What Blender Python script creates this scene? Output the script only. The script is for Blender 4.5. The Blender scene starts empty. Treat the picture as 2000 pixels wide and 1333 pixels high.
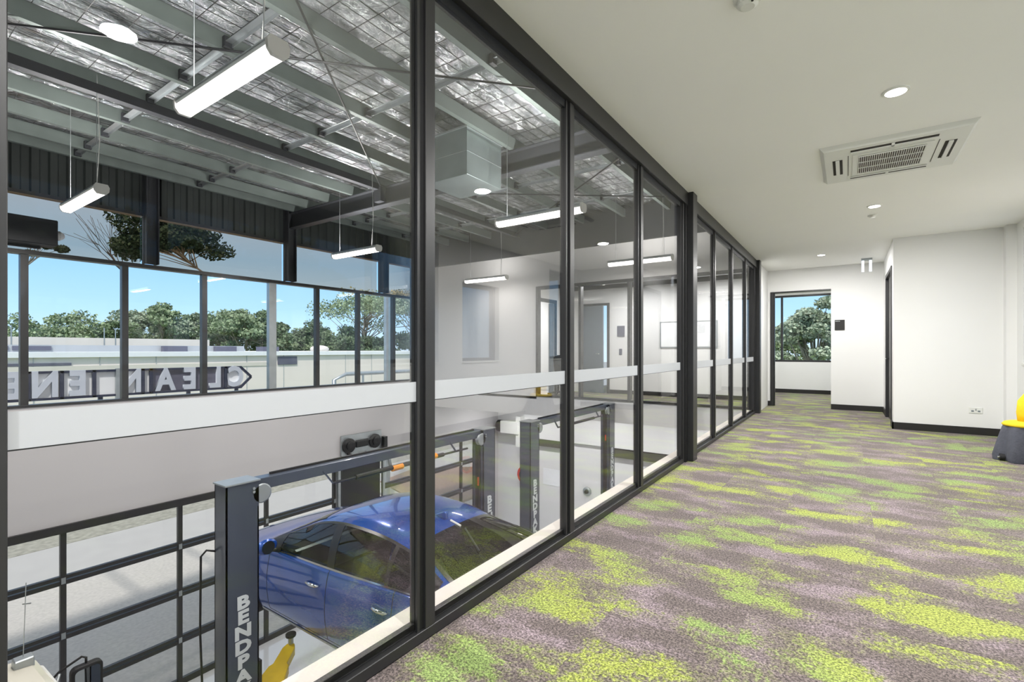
import bpy, math, random
import numpy as np
from mathutils import Vector, Matrix, noise
R = random.Random(7)
scn = bpy.context.scene
COL = scn.collection
PI = math.pi

# ------------------------------------------------------------------ camera, sky, sun, exposure
CAMH = 1.15
cam_d = bpy.data.cameras.new('camera'); cam = bpy.data.objects.new('camera', cam_d); COL.objects.link(cam)
cam.location = (0, 0, CAMH)
cam.rotation_euler = (math.radians(90), 0, math.radians(34.6))
cam_d.sensor_width = 36; cam_d.lens = 950/2000*36
cam_d.shift_y = 17.5/2000
cam_d.clip_start = 0.02; cam_d.clip_end = 600
scn.camera = cam
scn.view_settings.view_transform = 'Standard'; scn.view_settings.look = 'None'
scn.view_settings.gamma = 1; scn.view_settings.use_curve_mapping = False
scn.view_settings.exposure = 0.25
scn.cycles.max_bounces = 10; scn.cycles.transparent_max_bounces = 24
scn.cycles.diffuse_bounces = 5; scn.cycles.glossy_bounces = 5
scn.cycles.sample_clamp_indirect = 6
scn.cycles.caustics_reflective = False; scn.cycles.caustics_refractive = False

w = bpy.data.worlds.new('sky'); scn.world = w; w.use_nodes = True
nt = w.node_tree; nt.nodes.clear()
o_ = nt.nodes.new('ShaderNodeOutputWorld'); bg = nt.nodes.new('ShaderNodeBackground')
tc = nt.nodes.new('ShaderNodeTexCoord'); sx = nt.nodes.new('ShaderNodeSeparateXYZ')
cr = nt.nodes.new('ShaderNodeValToRGB')
nt.links.new(tc.outputs['Generated'], sx.inputs[0]); nt.links.new(sx.outputs['Z'], cr.inputs[0])
e = cr.color_ramp.elements
e[0].position = 0.0; e[0].color = (0.62, 0.80, 0.98, 1)
e[1].position = 0.16; e[1].color = (0.27, 0.56, 0.95, 1)
x_ = e.new(0.06); x_.color = (0.44, 0.72, 0.99, 1)
x_ = e.new(0.30); x_.color = (0.40, 0.58, 0.84, 1)
x_ = e.new(0.6); x_.color = (0.66, 0.72, 0.80, 1)
nt.links.new(cr.outputs[0], bg.inputs[0]); nt.links.new(bg.outputs[0], o_.inputs[0])
bg.inputs[1].default_value = 1.12

sun_d = bpy.data.lights.new('sun', 'SUN'); sun_d.energy = 2.8; sun_d.angle = math.radians(3); sun_d.color = (1, .96, .9)
sun = bpy.data.objects.new('sun', sun_d); COL.objects.link(sun); sun.location = (-20, 0, 30)
sun.rotation_euler = Vector((-0.42, 0.50, -0.90)).to_track_quat('-Z', 'Y').to_euler()

# ------------------------------------------------------------------ materials
def newmat(name):
    m = bpy.data.materials.new(name); m.use_nodes = True
    return m, m.node_tree, m.node_tree.nodes['Principled BSDF']
def lin(c):
    return tuple(((v/255/12.92) if v/255 <= .04045 else ((v/255+.055)/1.055)**2.4) for v in c)
def pm(name, rgb, rough=.6, metal=0., var=.06, scale=4., bump=0., bscale=60., coat=0., spec=.5, stretch=(1, 1, 1)):
    """procedural principled material, rgb in 0..255 sRGB"""
    m, t, b = newmat(name); c = lin(rgb)
    tx = t.nodes.new('ShaderNodeTexCoord'); mp = t.nodes.new('ShaderNodeMapping'); mp.inputs['Scale'].default_value = stretch
    t.links.new(tx.outputs['Object'], mp.inputs[0])
    n = t.nodes.new('ShaderNodeTexNoise'); n.inputs['Scale'].default_value = scale; n.inputs['Detail'].default_value = 4
    t.links.new(mp.outputs[0], n.inputs['Vector'])
    r = t.nodes.new('ShaderNodeValToRGB')
    r.color_ramp.elements[0].position = .3; r.color_ramp.elements[1].position = .7
    r.color_ramp.elements[0].color = tuple(v*(1-var) for v in c)+(1,)
    r.color_ramp.elements[1].color = tuple(min(1, v*(1+var)) for v in c)+(1,)
    t.links.new(n.outputs['Fac'], r.inputs[0]); t.links.new(r.outputs[0], b.inputs['Base Color'])
    b.inputs['Roughness'].default_value = rough; b.inputs['Metallic'].default_value = metal
    b.inputs['Coat Weight'].default_value = coat; b.inputs['Coat Roughness'].default_value = .03
    b.inputs['Specular IOR Level'].default_value = spec
    if bump:
        n2 = t.nodes.new('ShaderNodeTexNoise'); n2.inputs['Scale'].default_value = bscale; n2.inputs['Detail'].default_value = 3
        t.links.new(mp.outputs[0], n2.inputs['Vector'])
        bp = t.nodes.new('ShaderNodeBump'); bp.inputs['Strength'].default_value = bump; bp.inputs['Distance'].default_value = .01
        t.links.new(n2.outputs['Fac'], bp.inputs['Height']); t.links.new(bp.outputs[0], b.inputs['Normal'])
    return m
def glassmat(name, tint=(1, 1, 1), refl=1.0, rough=0.0, blend=.12):
    m = bpy.data.materials.new(name); m.use_nodes = True; t = m.node_tree; t.nodes.clear()
    o = t.nodes.new('ShaderNodeOutputMaterial'); mx = t.nodes.new('ShaderNodeMixShader')
    tr = t.nodes.new('ShaderNodeBsdfTransparent'); tr.inputs[0].default_value = tuple(tint)+(1,)
    gl = t.nodes.new('ShaderNodeBsdfGlossy'); gl.inputs['Roughness'].default_value = rough
    fr = t.nodes.new('ShaderNodeFresnel'); fr.inputs[0].default_value = 1.45
    mu = t.nodes.new('ShaderNodeMath'); mu.operation = 'MULTIPLY'; mu.inputs[1].default_value = refl
    t.links.new(fr.outputs[0], mu.inputs[0]); t.links.new(mu.outputs[0], mx.inputs[0])
    t.links.new(tr.outputs[0], mx.inputs[1]); t.links.new(gl.outputs[0], mx.inputs[2]); t.links.new(mx.outputs[0], o.inputs[0])
    return m
def emat(name, col, s):
    m = bpy.data.materials.new(name); m.use_nodes = True; t = m.node_tree; t.nodes.clear()
    o = t.nodes.new('ShaderNodeOutputMaterial'); em = t.nodes.new('ShaderNodeEmission')
    em.inputs[0].default_value = tuple(col)+(1,); em.inputs[1].default_value = s; t.links.new(em.outputs[0], o.inputs[0])
    return m

def carpet_mat():
    m, t, b = newmat('carpet')
    N = t.nodes.new; L = t.links.new
    g = N('ShaderNodeNewGeometry'); oi = N('ShaderNodeObjectInfo')
    def mapn(sc, off=0):
        mp = N('ShaderNodeMapping'); mp.inputs['Scale'].default_value = sc; mp.inputs['Location'].default_value = (off, off*.7, 0)
        L(g.outputs['Position'], mp.inputs[0]); return mp
    def noi(mp, s, d=3, rgh=.5):
        n = N('ShaderNodeTexNoise'); n.inputs['Scale'].default_value = s; n.inputs['Detail'].default_value = d; n.inputs['Roughness'].default_value = rgh
        L(mp.outputs[0], n.inputs['Vector']); return n
    def ramp(src, p0, p1, c0=(0, 0, 0, 1), c1=(1, 1, 1, 1)):
        r = N('ShaderNodeValToRGB'); r.color_ramp.elements[0].position = p0; r.color_ramp.elements[1].position = p1
        r.color_ramp.elements[0].color = c0; r.color_ramp.elements[1].color = c1; L(src, r.inputs[0]); return r
    def mixc(f, a, bb, typ='MIX'):
        x = N('ShaderNodeMix'); x.data_type = 'RGBA'; x.blend_type = typ
        if isinstance(f, float): x.inputs[0].default_value = f
        else: L(f, x.inputs[0])
        for i, v in ((6, a), (7, bb)):
            if isinstance(v, tuple): x.inputs[i].default_value = v
            else: L(v, x.inputs[i])
        return x.outputs[2]
    def add(a, bb, op='ADD', k=None):
        x = N('ShaderNodeMath'); x.operation = op; L(a, x.inputs[0])
        if isinstance(bb, float): x.inputs[1].default_value = bb
        else: L(bb, x.inputs[1])
        return x.outputs[0]
    pile = noi(mapn((1, 1, 1)), 105, 2, .85)
    pile2 = noi(mapn((1, 1, 1), 3), 55, 2, .7)
    rag = noi(mapn((1.0, 1.0, 1), 5), 34, 3, .7)
    big = noi(mapn((1.0, 1.8, 1), 11.3), 2.2, 2, .5)
    def tilen(sc, off):
        mp = mapn(sc, off); cb = N('ShaderNodeCombineXYZ'); m1 = N('ShaderNodeMath'); m1.operation = 'MULTIPLY'; m1.inputs[1].default_value = 37.0
        L(oi.outputs['Random'], m1.inputs[0]); L(m1.outputs[0], cb.inputs[0]); L(m1.outputs[0], cb.inputs[2])
        va = N('ShaderNodeVectorMath'); L(mp.outputs[0], va.inputs[0]); L(cb.outputs[0], va.inputs[1]); return va
    tb = noi(tilen((1.0, 1.7, 1), 3), 2.6, 2, .5)
    def avg(a, bb, ka, kb):
        x1 = N('ShaderNodeMath'); x1.operation = 'MULTIPLY'; x1.inputs[1].default_value = ka; L(a, x1.inputs[0])
        x2 = N('ShaderNodeMath'); x2.operation = 'MULTIPLY_ADD'; x2.inputs[1].default_value = kb; L(bb, x2.inputs[0]); L(x1.outputs[0], x2.inputs[2]); return x2.outputs[0]
    bigb = noi(mapn((1.0, 2.0, 1), 41), 2.6, 3, .6)
    # ragged thresholds
    def ragged(n, amt=.10):
        return add(n.outputs['Fac'], add(add(rag.outputs['Fac'], -.5), amt, 'MULTIPLY'))
    def add_(a, v): return a
    rg = N('ShaderNodeMath'); rg.operation = 'MULTIPLY_ADD'; L(rag.outputs['Fac'], rg.inputs[0]); rg.inputs[1].default_value = .26; rg.inputs[2].default_value = -.13
    pg = N('ShaderNodeMath'); pg.operation = 'MULTIPLY_ADD'; L(pile2.outputs['Fac'], pg.inputs[0]); pg.inputs[1].default_value = .22; pg.inputs[2].default_value = -.11
    s1 = add(add(avg(big.outputs['Fac'], tb.outputs['Fac'], .6, .4), rg.outputs[0]), pg.outputs[0])
    green = ramp(s1, .522, .585)
    olive = ramp(s1, .47, .56)
    s2 = add(add(avg(bigb.outputs['Fac'], tb.outputs['Fac'], .65, .35), rg.outputs[0]), pg.outputs[0])
    mauve = ramp(s2, .46, .60)
    base = mixc(mauve.outputs[0], lin((104, 95, 92))+(1,), lin((140, 127, 132))+(1,))
    base = mixc(olive.outputs[0], base, lin((124, 124, 92))+(1,))
    c = mixc(green.outputs[0], base, lin((150, 161, 76))+(1,))
    # cool green variation within patches
    var = noi(mapn((1, 1, 1), 77), .9, 1)
    vr = ramp(var.outputs['Fac'], .42, .6)
    cg = mixc(vr.outputs[0], c, mixc(green.outputs[0], base, lin((130, 152, 88))+(1,)))
    sp = ramp(pile.outputs['Fac'], .40, .62, (.26, .25, .25, 1), (1.62, 1.58, 1.58, 1))
    cf = mixc(.9, cg, sp.outputs[0], 'MULTIPLY')
    L(cf, b.inputs['Base Color'])
    b.inputs['Roughness'].default_value = .95; b.inputs['Specular IOR Level'].default_value = .15
    b.inputs['Sheen Weight'].default_value = .15
    bp = N('ShaderNodeBump'); bp.inputs['Strength'].default_value = .5; bp.inputs['Distance'].default_value = .006
    L(pile.outputs['Fac'], bp.inputs['Height']); L(bp.outputs[0], b.inputs['Normal'])
    return m

def foil_mat():
    m, t, b = newmat('foil'); N = t.nodes.new; L = t.links.new
    g = N('ShaderNodeNewGeometry')
    mp = N('ShaderNodeMapping'); mp.inputs['Scale'].default_value = (1.6, .8, 1); L(g.outputs['Position'], mp.inputs[0])
    n1 = N('ShaderNodeTexNoise'); n1.inputs['Scale'].default_value = 3.2; n1.inputs['Detail'].default_value = 6; n1.inputs['Roughness'].default_value = .62; n1.inputs['Distortion'].default_value = 1.2
    v = N('ShaderNodeTexVoronoi'); v.inputs['Scale'].default_value = 7; v.feature = 'SMOOTH_F1'
    L(mp.outputs[0], n1.inputs['Vector']); L(mp.outputs[0], v.inputs['Vector'])
    b1 = N('ShaderNodeBump'); b1.inputs['Strength'].default_value = 1.0; b1.inputs['Distance'].default_value = .22
    b2 = N('ShaderNodeBump'); b2.inputs['Strength'].default_value = .6; b2.inputs['Distance'].default_value = .05
    L(n1.outputs['Fac'], b1.inputs['Height']); L(v.outputs['Distance'], b2.inputs['Height']); L(b1.outputs[0], b2.inputs['Normal'])
    L(b2.outputs[0], b.inputs['Normal'])
    r = N('ShaderNodeValToRGB'); r.color_ramp.elements[0].color = (.52, .56, .56, 1); r.color_ramp.elements[1].color = (.88, .90, .94, 1)
    r.color_ramp.elements[0].position = .35; r.color_ramp.elements[1].position = .6
    L(n1.outputs['Fac'], r.inputs[0]); L(r.outputs[0], b.inputs['Base Color'])
    b.inputs['Metallic'].default_value = .95; b.inputs['Roughness'].default_value = .2
    return m

M = {}
M['wall'] = pm('wall_paint', (232, 232, 231), .75, var=.01, scale=1.5, bump=.03, bscale=180)
M['wsh_wall'] = pm('workshop_wall_paint', (222, 222, 221), .7, var=.012, scale=.8, bump=.03, bscale=120)
M['wsh_grey'] = pm('precast_grey_paint', (190, 188, 189), .75, var=.015, scale=.7, bump=.05, bscale=90)
M['ceil'] = pm('ceiling_paint', (247, 247, 245), .85, var=.008, scale=1.2, bump=.02, bscale=200)
M['frame'] = pm('dark_powdercoat', (40, 40, 41), .38, var=.06, scale=9, bump=.02, bscale=400)
M['frame_blk'] = pm('black_gasket', (14, 14, 16), .6, var=.1)
M['skirt'] = pm('black_skirting', (28, 26, 25), .5, var=.1)
M['ledge'] = pm('cream_ledge', (214, 208, 200), .6, var=.02, scale=6)
M['decal'] = None
M['steel'] = pm('charcoal_steel', (46, 48, 52), .5, var=.08, scale=3, bump=.05, bscale=60)
M['galv'] = pm('galvanised_steel', (168, 174, 176), .38, .75, var=.10, scale=6, bump=.05, bscale=50)
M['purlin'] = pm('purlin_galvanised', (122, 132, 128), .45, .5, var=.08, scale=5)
M['bounce_ground'] = pm('pale_bounce_ground', (224, 222, 216), .9, var=.02, scale=.6)  # unseen ground made pale to bounce light onto the corridor ceiling
M['duct'] = pm('duct_sheet', (158, 172, 172), .32, .8, var=.14, scale=2.5, bump=.05, bscale=12)
M['wire'] = pm('black_wire', (52, 54, 52), .5, .4)
M['clad'] = pm('dark_cladding', (40, 46, 44), .6, var=.25, scale=1.2, bump=.3, bscale=5)
M['foil'] = foil_mat()
M['glass'] = glassmat('clear_glass', (.99, .99, .99), .40)
M['glass_in'] = glassmat('interior_glass', (.995, .995, .995), .22)
M['tint'] = glassmat('bronze_tint_glass', (.90, .75, .64), .5)
M['carglass'] = glassmat('car_glass', (.82, .90, .86), 1.2)
M['carglass_dark'] = glassmat('privacy_glass', (.10, .12, .115), 2.4)
M['carpet'] = carpet_mat()
M['conc'] = pm('workshop_floor_epoxy', (205, 207, 208), .12, var=.03, scale=.7, bump=.01, bscale=8, coat=.5)
M['ext_conc'] = pm('driveway_concrete', (158, 158, 158), .9, var=.07, scale=1.1, bump=.25, bscale=60)
M['asph'] = pm('asphalt', (176, 172, 165), .95, var=.10, scale=14, bump=.4, bscale=200)
M['path'] = pm('pale_footpath', (164, 162, 158), .85, var=.03, scale=2)
M['verge'] = pm('dry_verge', (140, 138, 126), .95, var=.25, scale=6, bump=.5, bscale=30)
M['mulch'] = pm('mulch', (130, 104, 84), .95, var=.5, scale=16, bump=1, bscale=30)
M['grass'] = pm('lawn', (112, 132, 70), .95, var=.25, scale=9, bump=.5, bscale=60)
M['bldg'] = pm('white_render', (230, 220, 213), .85, var=.02, scale=.4)
M['bldg2'] = pm('cream_cladding', (212, 206, 196), .85, var=.03, scale=.4)
M['bldg3'] = pm('grey_roof', (172, 176, 180), .7, var=.05, scale=.3)
M['navy'] = pm('navy_frame', (38, 44, 66), .5, var=.05)
M['signface'] = pm('sign_letter_back', (190, 196, 206), .5, var=.03)
M['signpanel'] = pm('sign_grey_panel', (92, 92, 108), .6, var=.04)
M['liftpaint'] = pm('blue_grey_lift_paint', (66, 74, 88), .32, .15, var=.05, scale=5, coat=.2)
M['liftdark'] = pm('dark_lift_steel', (34, 36, 40), .45, .3)
M['white_print'] = pm('white_lettering', (206, 212, 214), .5, var=.02)
M['yellow'] = pm('yellow_paint', (212, 180, 36), .42, var=.08, scale=8)
M['orange'] = pm('orange_plastic', (232, 142, 26), .45, var=.05)
M['black'] = pm('black_rubber', (20, 20, 22), .6, var=.1)
M['plastic'] = pm('white_plastic', (225, 226, 222), .45, var=.01)
M['chrome'] = pm('chrome', (225, 228, 230), .12, 1.0, var=.02)
M['carblue'] = pm('blue_metallic_paint', (6, 72, 160), .2, .3, var=.04, scale=30, coat=1.0)
M['cardark'] = pm('car_trim_black', (24, 26, 26), .3, var=.05)
M['seat'] = pm('dark_seat_fabric', (50, 52, 54), .9, var=.1, scale=20)
M['tyre'] = pm('tyre_rubber', (24, 24, 25), .85, var=.1)
M['alloy'] = pm('alloy', (150, 152, 155), .3, .9)
M['truck'] = pm('truck_cream_paint', (224, 220, 204), .3, var=.02, coat=.5)
M['mirror'] = pm('mirror_glass', (225, 230, 232), .02, 1.0, var=.0)
M['red'] = pm('red_paint', (196, 44, 34), .4, var=.05)
M['paper'] = pm('paper', (232, 234, 236), .8, var=.02)
M['grille'] = pm('brown_grey_filter', (92, 84, 82), .8, var=.1, scale=30)
M['slot'] = pm('dark_slot', (44, 40, 36), .8, var=.1)
M['doorleaf'] = pm('grey_blue_door', (118, 128, 136), .45, var=.02)
M['olive'] = pm('dark_olive', (66, 68, 52), .55, var=.05)
M['greycloth'] = pm('charcoal_cloth', (74, 76, 86), .9, var=.12, scale=20, bump=.3, bscale=60)
M['yellowcloth'] = pm('yellow_cloth', (228, 196, 30), .85, var=.08, scale=20, bump=.2, bscale=60)
M['bark'] = pm('gum_bark', (150, 142, 128), .9, var=.25, scale=2, bump=.4, bscale=14)
M['bare'] = pm('dark_twigs', (74, 72, 68), .9, var=.2)
M['led'] = emat('led_diffuser', (1.0, .93, .88), 7.0)
M['down'] = emat('downlight_lens', (1.0, .97, .93), 9.0)

def leafmat(name, rgb, var=.35):
    m, t, b = newmat(name); c = lin(rgb)
    oi = t.nodes.new('ShaderNodeNewGeometry'); r = t.nodes.new('ShaderNodeValToRGB')
    r.color_ramp.elements[0].color = tuple(v*(1-var) for v in c)+(1,); r.color_ramp.elements[1].color = tuple(v*(1+var) for v in c)+(1,)
    t.links.new(oi.outputs['Random Per Island'], r.inputs[0]); t.links.new(r.outputs[0], b.inputs['Base Color'])
    b.inputs['Roughness'].default_value = .6; b.inputs['Specular IOR Level'].default_value = .2
    return m
M['leaf'] = leafmat('gum_leaves', (140, 156, 122))
M['leaf2'] = leafmat('grey_gum_leaves', (160, 172, 148))
M['leafd'] = leafmat('dark_gum_leaves', (112, 130, 98))
M['leafn'] = leafmat('near_dark_gum_leaves', (44, 66, 48))

def decalmat():
    m = bpy.data.materials.new('frosted_band'); m.use_nodes = True; t = m.node_tree
    b = t.nodes['Principled BSDF']; b.inputs['Base Color'].default_value = (.60, .615, .64, 1); b.inputs['Roughness'].default_value = .5
    n = t.nodes.new('ShaderNodeTexNoise'); n.inputs['Scale'].default_value = 900
    r = t.nodes.new('ShaderNodeValToRGB'); r.color_ramp.elements[0].color = (.44, .455, .48, 1); r.color_ramp.elements[1].color = (.51, .525, .55, 1)
    t.links.new(n.outputs['Fac'], r.inputs[0]); t.links.new(r.outputs[0], b.inputs['Base Color'])
    o = t.nodes['Material Output']; mx = t.nodes.new('ShaderNodeMixShader'); mx.inputs[0].default_value = .93
    tr = t.nodes.new('ShaderNodeBsdfTransparent'); t.links.new(tr.outputs[0], mx.inputs[1]); t.links.new(b.outputs[0], mx.inputs[2]); t.links.new(mx.outputs[0], o.inputs[0])
    return m
M['decal'] = decalmat()

# ------------------------------------------------------------------ builders
WLOC = {}
def wl(o): return WLOC.get(o.name, Vector((0, 0, 0))) if o else Vector((0, 0, 0))
class MB:
    def __init__(s): s.v = []; s.f = []; s.sm = False
    def poly(s, pts, faces):
        b = len(s.v); s.v += [tuple(p) for p in pts]; s.f += [tuple(b+i for i in f) for f in faces]; return s
    def box(s, x0, x1, y0, y1, z0, z1):
        x0, x1 = sorted((x0, x1)); y0, y1 = sorted((y0, y1)); z0, z1 = sorted((z0, z1))
        return s.poly([(x0, y0, z0), (x1, y0, z0), (x1, y1, z0), (x0, y1, z0), (x0, y0, z1), (x1, y0, z1), (x1, y1, z1), (x0, y1, z1)],
                      [(0, 3, 2, 1), (4, 5, 6, 7), (0, 1, 5, 4), (1, 2, 6, 5), (2, 3, 7, 6), (3, 0, 4, 7)])
    def bar(s, a, b, wd, hg, up=(0, 0, 1)):
        a = Vector(a); b = Vector(b); d = (b-a).normalized(); up = Vector(up)
        sd = d.cross(up)
        if sd.length < 1e-4: sd = d.cross(Vector((1, 0, 0)))
        sd.normalize(); u = sd.cross(d)
        P = [p+sd*(i*wd/2)+u*(j*hg/2) for p in (a, b) for i, j in ((-1, -1), (1, -1), (1, 1), (-1, 1))]
        return s.poly(P, [(0, 1, 2, 3), (7, 6, 5, 4), (0, 4, 5, 1), (1, 5, 6, 2), (2, 6, 7, 3), (3, 7, 4, 0)])
    def tube(s, pts, r, n=8, caps=True):
        pts = [Vector(p) for p in pts]; rs = r if isinstance(r, (list, tuple)) else [r]*len(pts)
        b = len(s.v); prev = None
        for i, p in enumerate(pts):
            d = (pts[min(i+1, len(pts)-1)]-pts[max(i-1, 0)]).normalized()
            a = Vector((0, 0, 1)) if abs(d.z) < .95 else Vector((1, 0, 0))
            if prev is not None and abs(prev.dot(d)) < .95: a = prev
            x = d.cross(a).normalized(); y = x.cross(d); prev = y
            for k in range(n):
                t = 2*PI*k/n; s.v.append(tuple(p+x*(math.cos(t)*rs[i])+y*(math.sin(t)*rs[i])))
        for i in range(len(pts)-1):
            for k in range(n):
                s.f.append((b+i*n+k, b+i*n+(k+1) % n, b+(i+1)*n+(k+1) % n, b+(i+1)*n+k))
        if caps:
            s.f.append(tuple(b+k for k in reversed(range(n)))); s.f.append(tuple(b+(len(pts)-1)*n+k for k in range(n)))
        return s
    def prism(s, poly, axis, a, b):
        """poly: 2D points in the two other axes (in order), extruded along axis"""
        def P(p, t):
            return {'x': (t, p[0], p[1]), 'y': (p[0], t, p[1]), 'z': (p[0], p[1], t)}[axis]
        n = len(poly)
        return s.poly([P(p, a) for p in poly]+[P(p, b) for p in poly],
                      [tuple(range(n)), tuple(reversed(range(n, 2*n)))]+[(i, i+n, (i+1) % n+n, (i+1) % n) for i in range(n)])
    def lathe(s, c, prof, n=24, axis='z'):
        b = len(s.v)
        for r, h in prof:
            for k in range(n):
                t = 2*PI*k/n; x, y = r*math.cos(t), r*math.sin(t)
                s.v.append({'z': (c[0]+x, c[1]+y, c[2]+h), 'x': (c[0]+h, c[1]+x, c[2]+y), 'y': (c[0]+x, c[1]+h, c[2]+y)}[axis])
        for i in range(len(prof)-1):
            for k in range(n):
                s.f.append((b+i*n+k, b+i*n+(k+1) % n, b+(i+1)*n+(k+1) % n, b+(i+1)*n+k))
        s.f.append(tuple(b+k for k in range(n))); s.f.append(tuple(b+(len(prof)-1)*n+k for k in range(n)))
        return s
    def build(s, name, mat, parent=None, smooth=False, bevel=0, fix=True, seg=1):
        me = bpy.data.meshes.new(name)
        if parent is not None: off = wl(parent)
        else:
            a = np.array(s.v); lo, hi = a.min(0), a.max(0); off = Vector(((lo[0]+hi[0])/2, (lo[1]+hi[1])/2, lo[2]))
        me.from_pydata([(x-off[0], y-off[1], z-off[2]) for x, y, z in s.v], [], s.f)
        if fix:
            import bmesh
            bm = bmesh.new(); bm.from_mesh(me); bmesh.ops.recalc_face_normals(bm, faces=bm.faces); bm.to_mesh(me); bm.free()
        me.materials.append(mat if not isinstance(mat, str) else M[mat])
        o = bpy.data.objects.new(name, me); COL.objects.link(o)
        if parent is not None: o.parent = parent; WLOC[o.name] = off
        else: o.location = off; WLOC[o.name] = off
        if smooth: me.polygons.foreach_set('use_smooth', [True]*len(me.polygons))
        if bevel:
            md = o.modifiers.new('bevel', 'BEVEL'); md.width = bevel; md.segments = seg; md.limit_method = 'ANGLE'; md.angle_limit = .6
        return o
def B(*a): return MB().box(*a)
def tag(o, label=None, cat=None, group=None, kind=None):
    if label: o['label'] = label
    if cat: o['category'] = cat
    if group: o['group'] = group
    if kind: o['kind'] = kind
    return o
def empty(name, loc, label=None, cat=None, group=None, kind=None):
    o = bpy.data.objects.new(name, None); COL.objects.link(o); o.location = loc; o.empty_display_size = .1
    WLOC[o.name] = Vector(loc); return tag(o, label, cat, group, kind)
def struct(o, label=None): return tag(o, label, None, None, 'structure')
def copy_tree(o, shift=(0, 0, 0), parent=None, label=None):
    c = o.copy(); COL.objects.link(c)
    if parent is not None: c.parent = parent
    else:
        c.location = o.location+Vector(shift)
    if label: c['label'] = label
    for ch in list(o.children): copy_tree(ch, parent=c)
    return c
def text_mesh(name, txt, size, mat, parent, mtx, ext=.004, bold=.012, bevel=0, sx=1.0):
    cu = bpy.data.curves.new('txt', 'FONT'); cu.body = txt; cu.size = size; cu.extrude = ext; cu.offset = bold*size; cu.resolution_u = 3
    cu.align_x = 'CENTER'; cu.align_y = 'CENTER'
    o = bpy.data.objects.new('txt', cu); COL.objects.link(o); bpy.context.view_layer.update()
    me = bpy.data.meshes.new_from_object(o.evaluated_get(bpy.context.evaluated_depsgraph_get()))
    bpy.data.objects.remove(o)
    me.transform(Matrix.Diagonal((sx, 1, 1, 1))); me.transform(mtx); me.transform(Matrix.Translation(-wl(parent)))
    me.materials.clear(); me.materials.append(M[mat])
    ob = bpy.data.objects.new(name, me); COL.objects.link(ob); ob.parent = parent
    return ob

# ------------------------------------------------------------------ geometry constants (corridor floor z=0, metres)
GX = -1.39          # glazing line between corridor and workshop
WX = -9.6           # far (street) wall of the workshop
EY = 9.9            # upper end wall of the workshop
LY = 13.1           # lower end wall of the workshop
GZ = -4.72          # workshop floor
CEIL = 2.78
BACK = -3.0
WB = -4.0           # workshop wall behind the camera side
RX = 1.80           # corridor right wall

# ================================================================== SETTING: corridor
tile_root = struct(empty('floor', (0, 4, -.02)))
sub = B(GX-.06, RX+.1, BACK, 15.1, -.30, -.022).build('slab', 'ledge', tile_root)
tile_me = None
TS = .5
def tile(x0, x1, y0, y1):
    g = .0
    b = MB(); z = -.0005
    c = .0006
    b.poly([(x0+g, y0+g, -.02), (x1-g, y0+g, -.02), (x1-g, y1-g, -.02), (x0+g, y1-g, -.02), (x0+g, y0+g, z-c), (x1-g, y0+g, z-c), (x1-g, y1-g, z-c), (x0+g, y1-g, z-c),
            (x0+g+c, y0+g+c, z), (x1-g-c, y0+g+c, z), (x1-g-c, y1-g-c, z), (x0+g+c, y1-g-c, z)],
           [(0, 3, 2, 1), (0, 1, 5, 4), (1, 2, 6, 5), (2, 3, 7, 6), (3, 0, 4, 7), (4, 5, 9, 8), (5, 6, 10, 9), (6, 7, 11, 10), (7, 4, 8, 11), (8, 9, 10, 11)])
    return b.build('carpet_tile', 'carpet', tile_root, fix=False)
xs = [-1.375, -.86, -.36, .14, .64, 1.14, 1.64, RX]
ys = [-.5+TS*i for i in range(24)]+[11.3]
proto = tile(.14, .64, 0, .5); first = True
for i in range(len(xs)-1):
    for j in range(len(ys)-1):
        if xs[i] > .6 and ys[j] >= 9.0: continue
        if xs[i+1] > 1.0 and ys[j] < .4: continue
        full = abs(xs[i+1]-xs[i]-.5) < 1e-6 and abs(ys[j+1]-ys[j]-.5) < 1e-6
        if full:
            o = proto if first else proto.copy()
            if not first: COL.objects.link(o)
            o.location = Vector((xs[i]-.14, ys[j], 0)); first = False
        else: tile(xs[i], xs[i+1], ys[j], ys[j+1])
tag(B(-1.375, RX, BACK, -.5, -.02, -.001).build('carpet', 'carpet', tile_root), kind='stuff')
tag(B(-6.5, .3, 11.3, 15.0, -.02, -.001).build('carpet', 'carpet', tile_root), kind='stuff')
tag(B(-6.4, -1.45, EY+.05, 11.3, -.02, -.001).build('carpet', 'carpet', tile_root), kind='stuff')

ceil = MB().box(GX-.13, RX+.2, BACK, 9.05, CEIL, CEIL+.15).box(GX-.13, .75, 9.05, 11.4, CEIL, CEIL+.15).box(-7, 1.0, 11.3, 15.2, CEIL, CEIL+.15)
struct(ceil.build('ceiling', 'ceil'))
struct(B(-7, GX-.13, EY+.12, 12.2, CEIL, CEIL+.15).build('ceiling_meeting_room', 'ceil'))
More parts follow.
